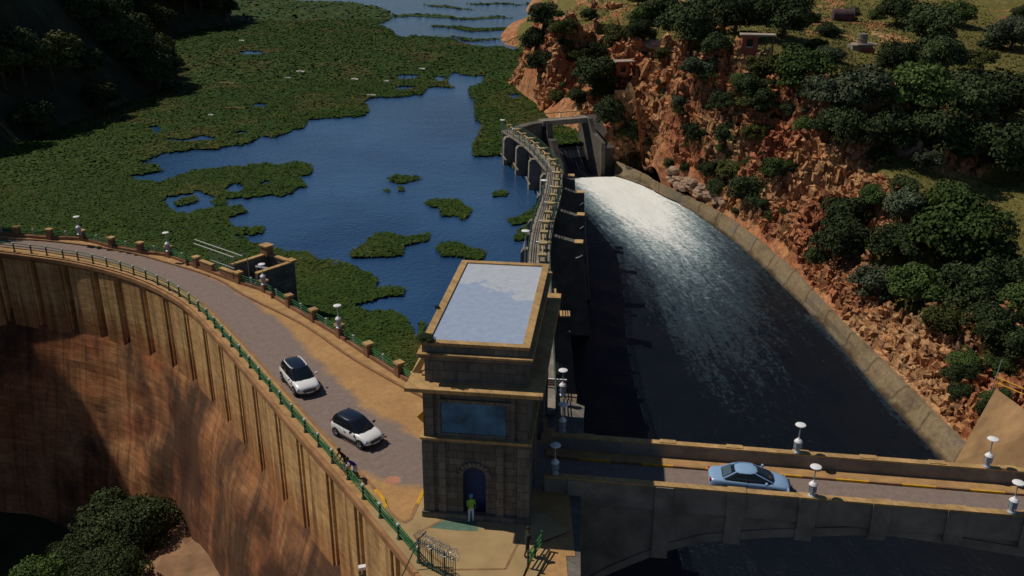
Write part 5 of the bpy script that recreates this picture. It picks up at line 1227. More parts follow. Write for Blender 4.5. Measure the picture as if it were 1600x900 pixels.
suv = [(-2.22, .72, .42, .80, .84), (-2.12, .84, .32, .98, 1.02), (-1.6, .91, .26, 1.04, 1.08), (0, .925, .24, 1.02, 1.06), (.95, .92, .24, .99, 1.05), (1.55, .90, .26, .90, 1.00), (1.98, .84, .30, .78, .87), (2.18, .70, .38, .66, .70)]
make_car('white_suv', P(469, 602, 0), math.radians(-58), 'white crossover car with dark glass roof, the one further from the tower', suv, [(1.0, -2.02, 1.22, .86), (1.25, -1.92, .82, .79), (1.50, -1.72, .42, .69), (1.585, -1.62, .28, .62), (1.61, -1.5, .15, .56)], M['carwhite'], M['carblack'], (-1.33, 1.34), .36, 'suv', True)
hat = [(-1.90, .68, .40, .78, .82), (-1.80, .80, .30, .93, .97), (-1.3, .855, .24, 1.00, 1.03), (0, .865, .22, .96, 1.00), (.75, .86, .22, .93, .99), (1.35, .84, .24, .83, .92), (1.72, .77, .28, .70, .78), (1.90, .62, .36, .58, .62)]
make_car('white_hatchback', P(559, 684, 0), math.radians(-41), 'small white hatchback with black roof driving towards the tower', hat, [(.95, -1.74, 1.0, .81), (1.2, -1.66, .62, .74), (1.42, -1.5, .28, .66), (1.50, -1.42, .15, .60), (1.53, -1.3, .05, .53)], M['carwhite'], M['carblack'], (-1.20, 1.22), .32, 'hatch')
sed = [(-2.40, .66, .42, .86, .90), (-2.30, .80, .32, .96, 1.00), (-1.8, .88, .26, 1.00, 1.04), (-.9, .905, .24, .98, 1.03), (.6, .905, .22, .94, .98), (1.0, .90, .22, .90, .97), (1.7, .87, .24, .80, .89), (2.2, .78, .28, .68, .75), (2.40, .60, .36, .56, .60)]
cl = BMt @ Vector(((P(1167, 757, 0) - BN).dot(bx), 2.05, 0)); cl.z = .006
cs = make_car('silver_sedan', cl, BT, 'silver-blue sedan driving across the bridge beside the near parapet', sed, [(.97, -1.70, 1.32, .82), (1.18, -1.30, .85, .75), (1.36, -.98, .42, .66), (1.42, -.85, .30, .60), (1.445, -.72, .2, .54)], M['carsilver'], M['carsilver'], (-1.36, 1.42), .33, 'sedan')
b = MB(); b.add([(-1.66, .52, 1.02), (-1.66, -.52, 1.02), (-1.12, -.48, 1.36), (-1.12, .48, 1.36)], [(0, 1, 2, 3)], M['rearglass']); o = b.build('rear_window', None, cs); fixn(o)

# =================================================================== PEOPLE
def person(loc, ang, joints, edges, radii, mats, zones, label, hair=None, s=1.0):
    me = bpy.data.meshes.new('person'); me.from_pydata(joints, edges, []); o = bpy.data.objects.new('person', me); link(o)
    md = o.modifiers.new('k', 'SKIN'); md.use_smooth_shade = True
    for v, r in zip(me.skin_vertices[0].data, radii): v.radius = (r, r * .9)
    me.skin_vertices[0].data[0].use_root = True
    sb = o.modifiers.new('s', 'SUBSURF'); sb.levels = 2; sb.render_levels = 2
    dg = bpy.context.evaluated_depsgraph_get(); dg.update(); m2 = bpy.data.meshes.new_from_object(o.evaluated_get(dg)); o.modifiers.clear(); o.data = m2; m2.name = 'person_body'
    m2.materials.clear()
    for m_ in mats: m2.materials.append(m_)
    for p in m2.polygons: p.material_index = zones(p.center)
    o.location = loc; o.rotation_euler = (0, 0, ang); o.scale = (s,) * 3
    tag(o, label, 'person')
    if hair:
        hb = MB(); c, r, m_ = hair; T = Matrix.Translation(c); hb.lathe([(.01, -.6 * r), (.8 * r, -.45 * r), (1.0 * r, 0), (.85 * r, .55 * r), (.45 * r, .93 * r), (.01, r)], m_, 12, T); h = hb.build('hair', None, o, smooth=True); 
    return o
skin = simple('skin', (.16, .075, .04), .6, var=.05, bp=0); M['skin'] = skin
blue = simple('blue_shirt', (.02, .02, .30), .8, var=.1, bp=0); lblue = simple('pale_blue_shorts', (.45, .58, .78), .8, var=.1, bp=0); dark = simple('dark_clothes', (.02, .03, .025), .85, var=.2, bp=0); hiv = simple('lime_vest', (.18, .45, .06), .7, var=.1, bp=0); pale = simple('pale_shirt', (.5, .5, .52), .8, var=.1, bp=0); hairm = simple('black_hair', (.012, .010, .010), .7, bp=0); bluecap = simple('blue_cap', (.08, .3, .6), .7, bp=0)
def figure(loc, ang, lean, label, mats, cap=None, step=.0, armfwd=.3, shorts=True):
    hz_ = .92; top = Vector((math.sin(lean) * .52, 0, hz_ + math.cos(lean) * .52)); nk = Vector((math.sin(lean * 1.05) * .62, 0, hz_ + math.cos(lean * 1.05) * .62)); hd = nk + Vector((math.sin(lean * .8) * .16, 0, math.cos(lean * .8) * .16))
    J = [(0, 0, hz_), tuple(Vector((0, 0, hz_)).lerp(top, .5)), tuple(top), tuple(nk), tuple(hd)]
    R = [.15, .135, .155, .06, .115]; E = [(0, 1), (1, 2), (2, 3), (3, 4)]
    J.append(tuple(hd + Vector((math.sin(lean * .8) * .10, 0, .10)))); R.append(.09); E.append((4, 5))
    for s_ in (1, -1):
        k = len(J); f = step * s_
        J += [(0, .10 * s_, hz_ - .08), (.04 + f * .5, .11 * s_, .48), (-.01 + f, .12 * s_, .09), (.15 + f, .14 * s_, .035)]; R += [.105, .07, .05, .04]; E += [(0, k), (k, k + 1), (k + 1, k + 2), (k + 2, k + 3)]
        k = len(J); sh = top + Vector((0, .19 * s_, -.02)); el = sh + Vector((armfwd * .4 + .04, .05 * s_, -.26)); ha = el + Vector((armfwd, -.02 * s_, -.16 + armfwd * .3)); fi = ha + Vector((.06, 0, -.05))
        J += [tuple(sh), tuple(el), tuple(ha), tuple(fi)]; R += [.065, .045, .035, .028]; E += [(2, k), (k, k + 1), (k + 1, k + 2), (k + 2, k + 3)]
    def zones(c):
        if c.z > nk.z - .01 and (Vector(c) - nk).dot(Vector(hd) - nk) > -.0: return 0
        if c.z < .08: return 3
        if c.z < (.50 if shorts else .08): return 0
        if c.z < hz_ + .02 and abs(c.y) < .24 and c.x < .22: return 2
        d_ = abs(c.y)
        if d_ > .20 and (Vector((c.x, 0, c.z)) - Vector((top.x, 0, top.z))).length > .24: return 0
        return 1
    return person(loc, ang, J, E, R, [skin] + mats, zones, label, (tuple(Vector(hd) + Vector((-.01, 0, .05))), .125, cap or hairm))
f0 = P(556, 746, .12); f0.z = .12
figure(f0, math.radians(222), .75, 'person in blue shirt and pale blue shorts leaning over the green railing', [blue, lblue, dark], armfwd=.35)
f1 = P(541, 735, .12); f1.z = .12
figure(f1, math.radians(218), .55, 'dark-haired person in dark clothes leaning on the railing left of the blue shirt', [dark, dark, dark], armfwd=.35, shorts=False)
f2 = P(736, 815, .13); f2.z = .13
figure(f2, math.radians(-70), .05, 'person in lime green vest and blue cap standing by the tower door', [hiv, lblue, dark], cap=bluecap, armfwd=.1, shorts=False)
f3 = P(823, 868, .13); f3.z = .13
figure(f3, math.radians(20), .1, 'person in pale shirt walking at the terrace corner beside the short railing', [dark, dark, dark], armfwd=.15, step=.18)

# short green railing at the terrace's right edge
tr = empty('terrace_railing', P(838, 850, .13), 0, 'short green railing at the right corner of the terrace', 'railing')
q0, q1 = P(846, 856, .13), P(825, 888, .13)
for h in (.3, .6, .9):
    b = MB(); b.tube([q0 + Vector((0, 0, h)), q1 + Vector((0, 0, h))], .045, M['greenmetal'], 5); part(b, 'rail', tr)
for k in range(3):
    p = q0.lerp(q1, k / 2); b = MB(); b.tube([p, p + Vector((0, 0, 1.1))], .07, M['postdark'], 6); part(b, 'post', tr)
ew = empty('terrace_wall', P(826, 880, 0), 0, 'ochre concrete edge wall of the terrace above the dark channel', 'wall')
b = MB(); w0_, w1_ = V2(P(846, 856, .1)), V2(P(820, 905, .1)); d_ = (w1_ - w0_).normalized(); n_2 = Vector((-d_.y, d_.x, 0))
b.add([w0_ - n_2 * .0 + Vector((0, 0, .14)), w1_ + Vector((0, 0, .14)), w1_ + n_2 * .5 + Vector((0, 0, .14)), w0_ + n_2 * .5 + Vector((0, 0, .14)), w0_ + Vector((0, 0, -6)), w1_ + Vector((0, 0, -6)), w1_ + n_2 * .5 + Vector((0, 0, -6)), w0_ + n_2 * .5 + Vector((0, 0, -6))], [(0, 1, 2, 3), (0, 4, 5, 1), (1, 5, 6, 2), (2, 6, 7, 3), (3, 7, 4, 0)], M['plaza']); part(b, 'wall', ew)
# fence with razor wire at the end of the green railing
fc = empty('razor_fence', rail_posts[-1], 0, 'dark palisade fence topped with tangled razor wire at the end of the green railing', 'fence')
q0 = rail_posts[-1] + Vector((.05, -.1, 0)); q1 = V2(P(712, 912, .1)); L_ = (q1 - q0).length
for k in range(18):
    p = q0.lerp(q1, k / 17); b = MB(); b.tube([p + Vector((0, 0, .1)), p + Vector((0, 0, 1.75))], .02 if k % 6 else .05, M['postdark'], 4); part(b, 'paling', fc)
for h in (.3, 1.55):
    b = MB(); b.tube([q0 + Vector((0, 0, h)), q1 + Vector((0, 0, h))], .035, M['postdark'], 4); part(b, 'rail', fc)
b = MB(); pts = []
for k in range(260):
    t_ = k / 259; a_ = t_ * 2 * math.pi * 15; p = q0.lerp(q1, t_); r_ = .33 + .08 * math.sin(k * 1.7)
    pts.append(p + Vector((math.cos(a_) * r_ * .8 + random.uniform(-.05, .05), .1 * math.sin(a_ * .5), 1.85 + math.sin(a_) * r_)))
b.tube(pts, .016, M['lampgrey'], 3)
for k in range(0, 260, 4):
    p = pts[k]; v = Vector((random.uniform(-1, 1), random.uniform(-1, 1), random.uniform(-1, 1))) * .08; b.tube([p - v, p + v], .012, M['lampgrey'], 3)
part(b, 'razor_wire', fc)
# braces splayed outwards from the first post
b = MB(); b.tube([q0 + Vector((0, 0, 1.6)), q0 + Vector((-1.1, -1.0, -.6))], .035, M['postdark'], 5); b.tube([q0 + Vector((-.5, 0, 1.0)), q0 + Vector((.4, .1, 2.1))], .04, M['postdark'], 5); part(b, 'brace', fc)
# steel frame below the dam face at the bottom edge
sf = empty('access_gantry', P(585, 890, -5), 0, 'dark steel access gantry with a small white box at the foot of the picture', 'frame')
def fp(px, py, z): return P(px, py, z)
zf_ = -5.0; A_ = fp(598, 881, zf_); B_ = fp(556, 904, zf_); C_ = fp(606, 925, zf_)
b = MB(); b.tube([B_, A_], .07, M['postdark'], 5); b.tube([A_, A_ + Vector((0, 0, -6))], .08, M['postdark'], 5); b.tube([B_, B_ + Vector((0, 0, -6))], .08, M['postdark'], 5); b.tube([A_, A_ + Vector((1.1, -1.0, -.4))], .05, M['postdark'], 5); b.tube([A_ + Vector((0, 0, -1.6)), B_ + Vector((0, 0, -1.2))], .05, M['postdark'], 5); b.tube([A_ + Vector((0, 0, -.05)), B_ + Vector((0, 0, -2.2))], .04, M['postdark'], 5); part(b, 'frame', sf)
b = MB(); q = fp(566, 887, zf_ + .25); b.box((-.22, -.15, -.1), (.22, .15, .12), M['white'], Matrix.Translation(q) @ Matrix.Rotation(.3, 4, 'Z')); part(b, 'white_box', sf)

# =================================================================== HUTS AND TANK
from mathutils.bvhtree import BVHTree
bvh = BVHTree.FromPolygons([tuple(v) for v in Vt], [tuple(q) for q in grid_faces(len(ys), len(ts))])
CAMP = Vector((0, 0, H))
def ghit(px, py):
    r_ = bvh.ray_cast(CAMP, ray(px, py).normalized(), 900); return r_[0]
def down(x, y):
    r_ = bvh.ray_cast(Vector((x, y, 200)), Vector((0, 0, -1)), 400); return r_[0]
def pxm(p): return F / ((p.y * math.cos(PITCH)) + (H - p.z) * math.sin(PITCH))       # pixels per metre there
M['hutroof'] = simple('grey_slab_roof', (.36, .30, .24), .9, var=.3, scale=1.2)
def hut(px, py, w_px, h_px, rz, label, overhang, open_right=False):
    p = ghit(px, py) or PY(px, py, 150); s = pxm(p); zz_ = [down(p.x + dx_, p.y + dy_) for dx_ in (-1, 0, 1) for dy_ in (0, 1.2, 2.4)]; zm_ = max(q.z for q in zz_ if q); h_px = h_px; p = Vector((p.x, p.y, max(p.z, min(zm_ - .3, p.z + 2.2)))); w = w_px / s; h = h_px / s; t = empty('brick_hut', p - Vector((0, 0, .3)), rz, label, 'hut')
    b = MB(); d_ = w * .9; th = .22
    b.box((-w / 2, 0, -1.5), (w / 2, th, .35 * h + .3), M['redbrick']); wx0, wx1 = -w * .22, w * .18; z0, z1 = .35 * h + .3, .8 * h + .3
    b.box((-w / 2, 0, z0), (wx0, th, z1), M['redbrick']); b.box((wx1, 0, z0), (w / 2, th, z1), M['redbrick']); b.box((-w / 2, 0, z1), (w / 2, th, h + .3), M['redbrick'])
    b.box((-w / 2, th, -1.5), (-w / 2 + th, d_, h + .3), M['redbrick']); b.box((w / 2 - th, th, -1.5), (w / 2, d_, h + .3), M['redbrick']); b.box((-w / 2 + th, d_ - th, -1.5), (w / 2 - th, d_, h + .3), M['redbrick'])
    b.build('walls', None, t)
    b = MB(); b.box((wx0, th * .4, z0), (wx1, th * .6, z1), M['carglass']); wo = b.build('window', None, t); b = MB(); b.box((wx0 - .06, -.05, z0 - .12), (wx1 + .06, .05, z0), M['postcap']); b.build('sill', None, wo)
    b = MB(); b.box((-w / 2 - .3, -.35, h + .3), (w / 2 + overhang, d_ + .35, h + .52), M['hutroof']); b.build('roof', None, t)
    if overhang > 1:
        b = MB(); b.box((w / 2 + overhang - .45, .1, -1.5), (w / 2 + overhang - .2, .35, h + .3), M['redbrick']); b.build('post', None, t)
    return t
hut(1170, 86, 24, 25, -.15, 'small red brick hut with wide flat grey roof above the cliff', 2.6)
hut(972, 140, 22, 24, .3, 'smaller red brick hut with pale slab roof lower down the cliff edge', 1.0)
p = ghit(1347, 82); s = pxm(p); t = empty('ruined_hut', p, .1, 'grey and orange ruined hut with a round water tank on top', 'hut')
b = MB(); b.box((-1.8, 0, -1), (1.8, 2.2, 1.2), M['conc']); b.box((-.3, -.06, -.6), (2.2, .0, .7), M['redbrick']); b.build('walls', None, t)
b = MB(); b.box((-1.2, -.5, 1.2), (2.6, 2.4, 1.4), M['hutroof']); b.build('roof', None, t)
b = MB(); b.lathe([(.85, 1.4), (.85, 2.1), (.92, 2.12), (.92, 2.2), (.85, 2.22), (.85, 3.0), (.7, 3.05)], M['conc'], 16, Matrix.Translation((.2, 1.0, 0))); b.build('water_tank', None, t)
p = ghit(1316, 33); t = empty('steel_tank', p + Vector((0, 0, 1.1)), -.12, 'dark rusty cylindrical steel tank lying in the hillside grass', 'tank')
M['rust'] = simple('dark_rusty_steel', (.075, .045, .05), .8, var=.35, scale=.8)
b = MB(); T = Matrix.Rotation(math.pi / 2, 4, 'Y'); b.lathe([(1.18, -2.0), (1.25, -1.95), (1.25, 1.95), (1.3, 2.0), (1.1, 2.02), (1.05, 1.0)], M['rust'], 24, T); b.build('shell', None, t)
b = MB(); b.box((-1.5, -1, -1.6), (-1.1, 1, -.9), M['conc']); b.box((1.1, -1, -1.6), (1.5, 1, -.9), M['conc']); b.build('cradle', None, t).name = 'cradle'

# =================================================================== TREES AND SHRUBS
def crown_mesh(name, seed, nleaf, blobs, flat=.75, leaf=.10):
    """unit crown: centre 0, radius about 1"""
    r_ = np.random.default_rng(seed); V_ = []
    bl = []
    for k in range(blobs):
        a = r_.uniform(0, 2 * math.pi); e = r_.uniform(-.8, 1.1); rr_ = r_.uniform(.38, .72) * (1 - .12 * (e > .6))
        bl.append((rr_ * math.cos(a) * math.cos(e), rr_ * math.sin(a) * math.cos(e), rr_ * math.sin(e) * flat, r_.uniform(.22, .42)))
    bl.append((0, 0, .1, .5)); bl = np.array(bl); w = bl[:, 3] ** 2; idx = r_.choice(len(bl), nleaf, p=w / w.sum())
    d = r_.normal(size=(nleaf, 3)); d[:, 2] = np.abs(d[:, 2]) * .9 + d[:, 2] * .35; d /= np.linalg.norm(d, axis=1)[:, None]
    rad = bl[idx, 3] * r_.uniform(.72, 1.08, nleaf) ** .7
    c = bl[idx, :3] + d * rad[:, None] * np.array([1, 1, flat + .1])
    nrm_ = d + r_.normal(size=(nleaf, 3)) * .42; nrm_ /= np.linalg.norm(nrm_, axis=1)[:, None]
    u_ = np.cross(nrm_, r_.normal(size=(nleaf, 3))); u_ /= np.linalg.norm(u_, axis=1)[:, None]; v_ = np.cross(nrm_, u_)
    s_ = leaf * r_.uniform(.6, 1.4, nleaf)[:, None]
    q = np.stack([c - u_ * s_ * .5 - v_ * s_ * .35, c + u_ * s_ * .1 - v_ * s_ * .5, c + u_ * s_ * .6 + v_ * s_ * .1, c - u_ * s_ * .1 + v_ * s_ * .55], 1)
    return q.reshape(-1, 3), bl
PROTO = {}
def proto(kind, leafmat, seed, nleaf=2600, blobs=16, flat=.75, leaf=.085):
    q, bl = crown_mesh(kind, seed, nleaf, blobs, flat, leaf)
    me = bpy.data.meshes.new(kind + '_crown'); n = len(q) // 4
    me.vertices.add(len(q)); me.vertices.foreach_set('co', q.astype(np.float32).ravel()); me.loops.add(n * 4); me.loops.foreach_set('vertex_index', np.arange(n * 4, dtype=np.int32))
    me.polygons.add(n); me.polygons.foreach_set('loop_start', np.arange(0, n * 4, 4, dtype=np.int32)); me.polygons.foreach_set('loop_total', np.full(n, 4, np.int32)); me.materials.append(leafmat); me.update(calc_edges=True)
    b = MB(); b.tube([(0, 0, -1.6), (.03, .02, -.9), (0, 0, -.4), (.02, 0, .1)], .075, M['bark'], 7, r2=.03)
    for x, y, z, r_ in bl[:min(9, len(bl))]: b.tube([(0, 0, -.6 + .25 * random.random()), (x * .5, y * .5, z * .45 - .15), (x, y, z)], .035, M['bark'], 5, r2=.01)
    o = b.build('trunk_proto', None); tm = o.data; bpy.data.objects.remove(o); PROTO[kind] = (me, tm)
for i in range(3):
    proto('dark%d' % i, M['leafdark'], 10 + i, 6500, 22 + i * 3, .8, .06); proto('mid%d' % i, M['leafmid'], 20 + i, 6500, 20 + i * 3, .8, .06); proto('grey%d' % i, M['leafgrey'], 30 + i, 5500, 22 + i * 3, .8, .065); proto('olive%d' % i, M['leafolive'], 40 + i, 5500, 18 + i * 3, .75, .065)
proto('big0', M['leafdark'], 77, 28000, 40, .85, .036); proto('big1', M['leafmid'], 78, 12000, 30, .75, .055); proto('big2', M['leafdark'], 79, 20000, 34, .8, .04)
tcount = 0
def plant(base, R, kind, name, label, cat, group=None, lift=1.0, zs=1.0):
    """R crown radius; the crown's centre stands lift*R above the base"""
    global tcount; tcount += 1
    me, tm = PROTO[kind]; t = empty(name, base, random.uniform(0, 6.28), label, cat, group)
    o = bpy.data.objects.new('crown', me); link(o, t); o.location = (0, 0, lift * R); o.scale = (R, R, R * zs)
    o = bpy.data.objects.new('trunk' if name != 'shrub' else 'stems', tm); link(o, t); o.location = (0, 0, lift * R); o.scale = (R, R, R * (lift + .15) / 1.6 if lift < 1.3 else R)
    return t
def ptree(px, py, rpx, kind, label, name='tree', cat='tree', lift=.68, zs=1.0, group=None):
    """crown centre at (px,py), crown radius in photo pixels"""
    b0 = ghit(px, py + rpx * .75)
    if b0 is None: b0 = ghit(px, py + rpx * 1.3)
    if b0 is None: return None
    R = (1.45 if (px > 1240 and 110 < py < 270) else 1.3) * rpx / pxm(b0); return plant(b0 - Vector((0, 0, .15 * R)), R, kind, name, label, cat, group, lift, zs)
# the trees that can be told apart, right bank (crown centre and radius in the photo)
for a in [
 (1300,95,0,'',''),
 (1075,40,44,'dark0','big dark tree left of the brick hut, on the upper slope'),
 (1150,22,40,'dark1','dark tree behind the brick hut with the wide roof'),
 (1225,28,42,'dark2','dark tree between the brick hut and the rusty tank'),
 (838,62,24,'dark1','dark tree at the water edge below the upper open water'),
 (850,28,26,'dark2','dark tree at the tip of the spur beside the upper open water'),
 (846,98,22,'dark0','dark tree on the shore side of the rocky spur'),
 (880,45,20,'olive2','olive tree between rocks near the tip of the spur'),
 (868,150,15,'olive1','low bush on the shore left of the gate bridge'),
 (900,150,16,'dark1','dark bush directly behind the gate bridge'),
 (935,85,24,'dark0','dark tree midway up the spur above the gates'),
 (1000,50,22,'dark2','dark tree right of the round green tree on the spur'),
 (1035,15,30,'dark1','dark tree at the top edge above the spur'),
 (1110,8,30,'dark0','dark tree at the top edge behind the big left tree'),
 (1185,10,32,'dark1','dark tree at the top edge behind the wide roofed hut'),
 (1035,85,16,'olive0','olive bush on the slope between the two brick huts'),
 (1120,70,24,'dark1','small dark tree touching the left side of the wide roofed hut'),
 (960,55,24,'olive1','olive tree on the rocky spur above the smaller brick hut'),
 (930,118,34,'dark2','dark tree left of the smaller brick hut'),
 (905,90,22,'olive0','low olive tree on the rocky spur above the gates'),
 (1010,25,26,'mid1','round green tree at the top of the spur'),
 (1400,18,30,'dark0','dark tree right of the rusty steel tank'),
 (1450,42,42,'dark1','large dark tree below the bare red field'),
 (1495,20,26,'mid0','green tree at the left edge of the bare red field'),
 (1580,52,34,'grey1','spreading lone tree at the right picture edge beside the bare field'),
 (1400,95,34,'dark2','dark tree hiding the right side of the ruined hut'),
 (1250,108,40,'mid2','bright green tree on the cliff edge between the huts'),
 (1460,90,40,'dark0','dark tree right of the ruined hut'),
 (1525,95,26,'olive2','olive tree above the dark wood at the right'),
 (1285,150,34,'grey0','grey green tree just below the cliff edge tree'),
 (1345,150,42,'grey2','broad grey green tree left in the dark wood'),
 (1425,140,46,'mid1','broad green topped tree in the middle of the dark wood'),
 (1500,160,48,'dark1','broad dark tree right of centre in the dark wood'),
 (1570,160,46,'dark2','broad dark tree at the right edge of the dark wood'),
 (1310,200,36,'dark0','dark tree at the lower left corner of the dark wood'),
 (1380,205,40,'dark1','dark tree below the broad grey green tree'),
 (1455,215,46,'dark2','deep shaded tree at the centre bottom of the dark wood'),
 (1530,235,48,'dark0','deep shaded tree above the lower grass terrace'),
 (1595,240,44,'dark1','deep shaded tree at the right picture edge above the grass terrace'),
 (1445,252,20,'grey1','small pale grey bush at the lower edge of the dark wood'),
 (1210,262,26,'mid0','round green tree growing out of the red cliff'),
 (1085,205,20,'dark1','dark tree in the cleft of the cliff near the gates'),
 (960,175,32,'dark0','dark tree filling the gully above the gate abutment'),
 (990,205,26,'dark2','dark tree beside the gate abutment wall'),
 (1130,160,22,'dark0','dark shrub like tree in the middle cleft of the cliff'),
 (1180,205,20,'olive1','olive tree clinging to the middle of the cliff'),
 (1165,300,30,'dark2','dark tree at the cliff foot above the pale rubble'),
 (1140,265,22,'olive0','olive tree on the cliff foot behind the pale rubble'),
 (1320,335,40,'dark1','dark tree at the left end of the lower thicket'),
 (1310,375,42,'dark2','lower dark tree at the left end of the lower thicket'),
 (1365,305,26,'mid0','small green tree at the top left of the lower thicket'),
 (1410,320,30,'grey2','silvery tree at the top of the lower thicket'),
 (1480,310,36,'mid1','bright green tree at the top of the lower thicket'),
 (1490,365,66,'mid2','largest round green tree in the lower thicket'),
 (1400,380,40,'dark0','dark tree in the middle of the lower thicket'),
 (1365,440,34,'grey0','grey green tree at the bottom left of the lower thicket'),
 (1430,440,44,'mid0','green tree at the bottom centre of the lower thicket'),
 (1500,450,46,'dark2','dark tree under the largest round tree'),
 (1560,430,40,'dark0','dark tree at the right of the lower thicket'),
 (1595,470,36,'mid2','green tree at the right picture edge below the thicket'),
 (1470,500,30,'olive2','brownish olive tree at the lower tip of the thicket'),
 (1540,500,38,'dark1','dark tree above the orange rock near the bridge'),
 (1590,540,34,'dark2','dark tree above the yellow railing'),
 (1560,572,22,'mid1','green bush between the orange rock and the yellow railing')]:
    if a[2]: ptree(a[0], a[1], a[2], a[3], a[4])
# shrubs dotted over cliff and slopes
G_ = 'shrubs dotted over the red cliff and slopes'
for k in range(190):
    for _ in range(20):
        px = random.uniform(860, 1600); py = random.uniform(5, 640); h_ = ghit(px, py)
        if h_ is None: continue
        if fbm(np.array([h_.x / 9]), np.array([h_.y / 9]), 121, 3)[0] < -.02: continue
        g_ = float(xwall(np.array([h_.y])))
        if h_.x < g_ + 2 or h_.z < -12: continue
        if (1330 < px < 1500 and 500 < py < 650) and random.random() < .85: continue
        if (1180 < px < 1330 and 270 < py < 470) and random.random() < .75: continue
        if (1500 < px and 300 < py < 370) and random.random() < .9: continue
        break
    R = random.choice([.5, .7, .9, 1.2, 1.6, 2.4]) * random.uniform(.8, 1.2) * (1.0 if py > 200 else 1.25)
    reg = ('on the rocky spur left of the smaller brick hut' if px < 960 and py < 190 else 'on the slope between the two brick huts' if px < 1160 and py < 120 else 'on the grassy top around the rusty tank' if py < 120 else 'on the cliff face behind the gate abutment' if px < 1080 and py < 260 else 'on the middle of the red cliff below the wide roofed hut' if px < 1250 and py < 260 else 'at the fringe of the dark wood' if py < 260 else 'on the lower cliff just above the channel wall' if px < 1300 else 'around the lower thicket' if py < 500 else 'on the orange rock beside the bridge end')
    plant(h_, R, random.choice(['dark0', 'dark1', 'olive0', 'olive1', 'mid2', 'grey1', 'dark2']), 'shrub', 'small shrub ' + reg, 'shrub', 'shrubs ' + reg, .3, random.uniform(.7, 1.1))
# dark bushes along the cliff foot above the rubble
for k, (px, py, r_) in enumerate([(1045,255,14),(1070,262,12),(1100,262,16),(1020,240,14),(1125,285,14),(1190,318,14),(1010,222,12),(1150,330,10)]):
    b0 = ghit(px, py + r_ * .6)
    if b0: plant(b0, r_ / pxm(b0), random.choice(['dark0', 'dark2', 'olive1']), 'shrub', 'dark bush along the foot of the cliff above the channel wall', 'shrub', 'bushes along the cliff foot', .5)
# left hillside wood (indistinguishable dark trees)
n_l = 0
while n_l < 230:
    x = random.uniform(-330, -70); y = random.uniform(112, 430); r_ = hl(x, y)
    if r_ is None or r_[1] > 75 + y * .1: continue
    px_ = x / (y * math.cos(PITCH)) * F
    if px_ < -980: continue
    R = random.uniform(3.2, 6.0) * (1 + y / 500)
    plant(Vector((x, y, r_[0] - 1.0)), R, random.choice(['dark0', 'dark1', 'dark2', 'dark0', 'olive2']), 'tree', 'dark crowned tree in the shaded wood on the left hillside', 'tree', 'trees of the shaded left hillside wood', .8, random.uniform(.8, 1.2)); n_l += 1
# trees on the left abutment hill (added out of frame to throw ragged shade)
for k in range(26):
    x = random.uniform(-120, -80); y = random.uniform(66, 112); i_ = int((y - 40) / 2.4); j_ = int((x + 200) / 2.4); z = ZB[min(i_, ZB.shape[0] - 1), min(j_, ZB.shape[1] - 1)]
    plant(Vector((x, y, z - 1)), random.uniform(3.5, 6), random.choice(['dark0', 'dark1', 'dark2']), 'tree', 'unseen dark crowned tree added on the left abutment hill for ragged shade', 'tree', 'unseen shade trees on the left abutment hill', .8)
# foreground trees below the dam
vb = BVHTree.FromPolygons([tuple(v) for v in np.stack([XV, YV, ZV], -1).reshape(-1, 3)], [tuple(q) for q in grid_faces(len(ys3), len(xs_v))])
def vdown(x, y):
    r_ = vb.ray_cast(Vector((x, y, 100)), Vector((0, 0, -1)), 300); return r_[0] or Vector((x, y, -23))
def ftree(px, py, Y, R, kind, label, lift=1.0, zs=1.0, name='tree'):
    c = PY(px, py, Y); g_ = vdown(c.x, c.y); b0 = Vector((c.x, c.y, min(g_.z, c.z - R))); L_ = (c.z - b0.z) / R
    return plant(b0, R, kind, name, label, 'tree', None, L_, zs)
ftree(188, 832, 70, 5.4, 'big0', 'large dark bushy tree at the dam foot, its top against the sandy ground')
ftree(130, 872, 66, 3.6, 'big2', 'dark leafy tree left of the large tree at the dam foot')
ftree(250, 880, 68, 1.9, 'big0', 'slender dark tree right of the large tree with bare reddish stems')
ftree(60, 905, 62, 3.0, 'big1', 'olive green bush at the bottom left corner')
ftree(175, 905, 62, 3.6, 'big2', 'dark bush below the large tree at the bottom edge')
# plant growing from the tower roof corner
rb_ = TM @ Vector((.25, .1, 10.95)); plant(rb_, .62, 'dark1', 'shrub', 'small green bush growing from the front left corner of the tower roof', 'shrub', None, .35, .7)
rb_ = TM @ Vector((-.05, 4.6, 11.0)); plant(rb_, .22, 'dark2', 'shrub', 'tiny weed on the left edge of the tower roof', 'shrub', None, .3, .7)
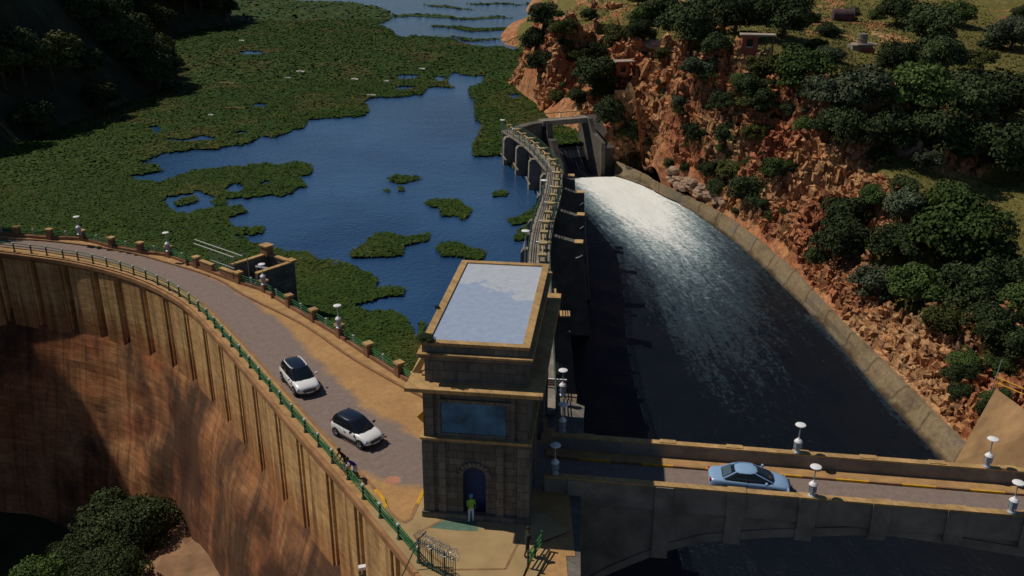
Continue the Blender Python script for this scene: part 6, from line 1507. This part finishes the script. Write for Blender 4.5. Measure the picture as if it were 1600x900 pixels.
# pale rubble at the cliff foot
M['rubble'] = simple('pale_rubble', (.33, .22, .15), .95, var=.35, scale=1.5)
def boulder(p, s, mat, name, label, group):
    bm = bmesh.new(); bmesh.ops.create_icosphere(bm, subdivisions=2, radius=1)
    se = random.random() * 50
    for v in bm.verts:
        c = v.co; k = 1 + .35 * (vn(np.array([c.x * 1.5 + se]), np.array([c.y * 1.5 + c.z * 2.1]), 3)[0] - .5) * 2
        v.co = Vector((c.x * k, c.y * k, c.z * k * .65))
    me = bpy.data.meshes.new(name); bm.to_mesh(me); bm.free(); me.materials.append(mat); o = bpy.data.objects.new(name, me); link(o); o.location = p; o.scale = (s * random.uniform(.8, 1.5), s, s * random.uniform(.7, 1.1)); o.rotation_euler = (random.uniform(-.3, .3), random.uniform(-.3, .3), random.uniform(0, 6)); tag(o, label, 'rock', group); return o
for k in range(60):
    t_ = random.random(); px = 1048 + t_ * 85 + random.gauss(0, 6); py = 274 + t_ * 38 + random.gauss(0, 6); q = ghit(px, py)
    if q: boulder(q, random.uniform(.35, 1.1), M['rubble'], 'boulder', 'pale angular boulder in the rubble heap behind the channel wall', 'rubble heap behind the channel wall')
for px, py, s_, lab in ((1108, 74, 1.5, 'pale boulder on the slope left of the wide roofed hut'), (882, 28, 2.2, 'pale rock slab high on the spur'), (1025, 72, 1.8, 'reddish boulder on the upper slope'), (1420, 232, 2.2, 'ochre boulder at the edge of the dark wood')):
    q = ghit(px, py)
    if q: boulder(q, s_, M['rubble'], 'boulder', lab, None)
# grass tufts over the flatter ground
nt_ = 110000; pxs = rng.uniform(0, 1, nt_); 
yy = 62 + (330 - 62) * pxs ** 1.3; xx = xwall(yy) + rng.uniform(2, 90, nt_)
sl_ = rockiness(xx, yy); keep = (sl_ + .35 * fbm(xx / 5, yy / 5, 3) < .72) & (np.abs(xx) < yy * .66 + 6); xx, yy = xx[keep], yy[keep]
qv = []
for x, y in zip(xx, yy):
    h_ = bvh.ray_cast(Vector((x, y, 120)), Vector((0, 0, -1)), 300)[0]
    if h_ is None: continue
    s_ = random.uniform(.12, .34); a = random.uniform(0, 6.28); ux, uy = math.cos(a) * s_ * .5, math.sin(a) * s_ * .5; lx, ly = random.uniform(-.4, .4) * s_, random.uniform(-.4, .4) * s_
    qv += [(x - ux, y - uy, h_.z - .05), (x + ux, y + uy, h_.z - .05), (x + ux * .7 + lx, y + uy * .7 + ly, h_.z + s_ * .7), (x - ux * .7 + lx, y - uy * .7 + ly, h_.z + s_ * .55)]
M['grassblades'] = leaf_mat('hillside_grass', [(.07, .075, .02), (.13, .12, .035), (.24, .19, .07)], False)
gr_ = fast_mesh('hillside_grass', qv, np.arange(len(qv)).reshape(-1, 4), [M['grassblades']]); tag(gr_, 'rough olive and straw coloured grass on the right hillside', 'grass', kind='stuff')
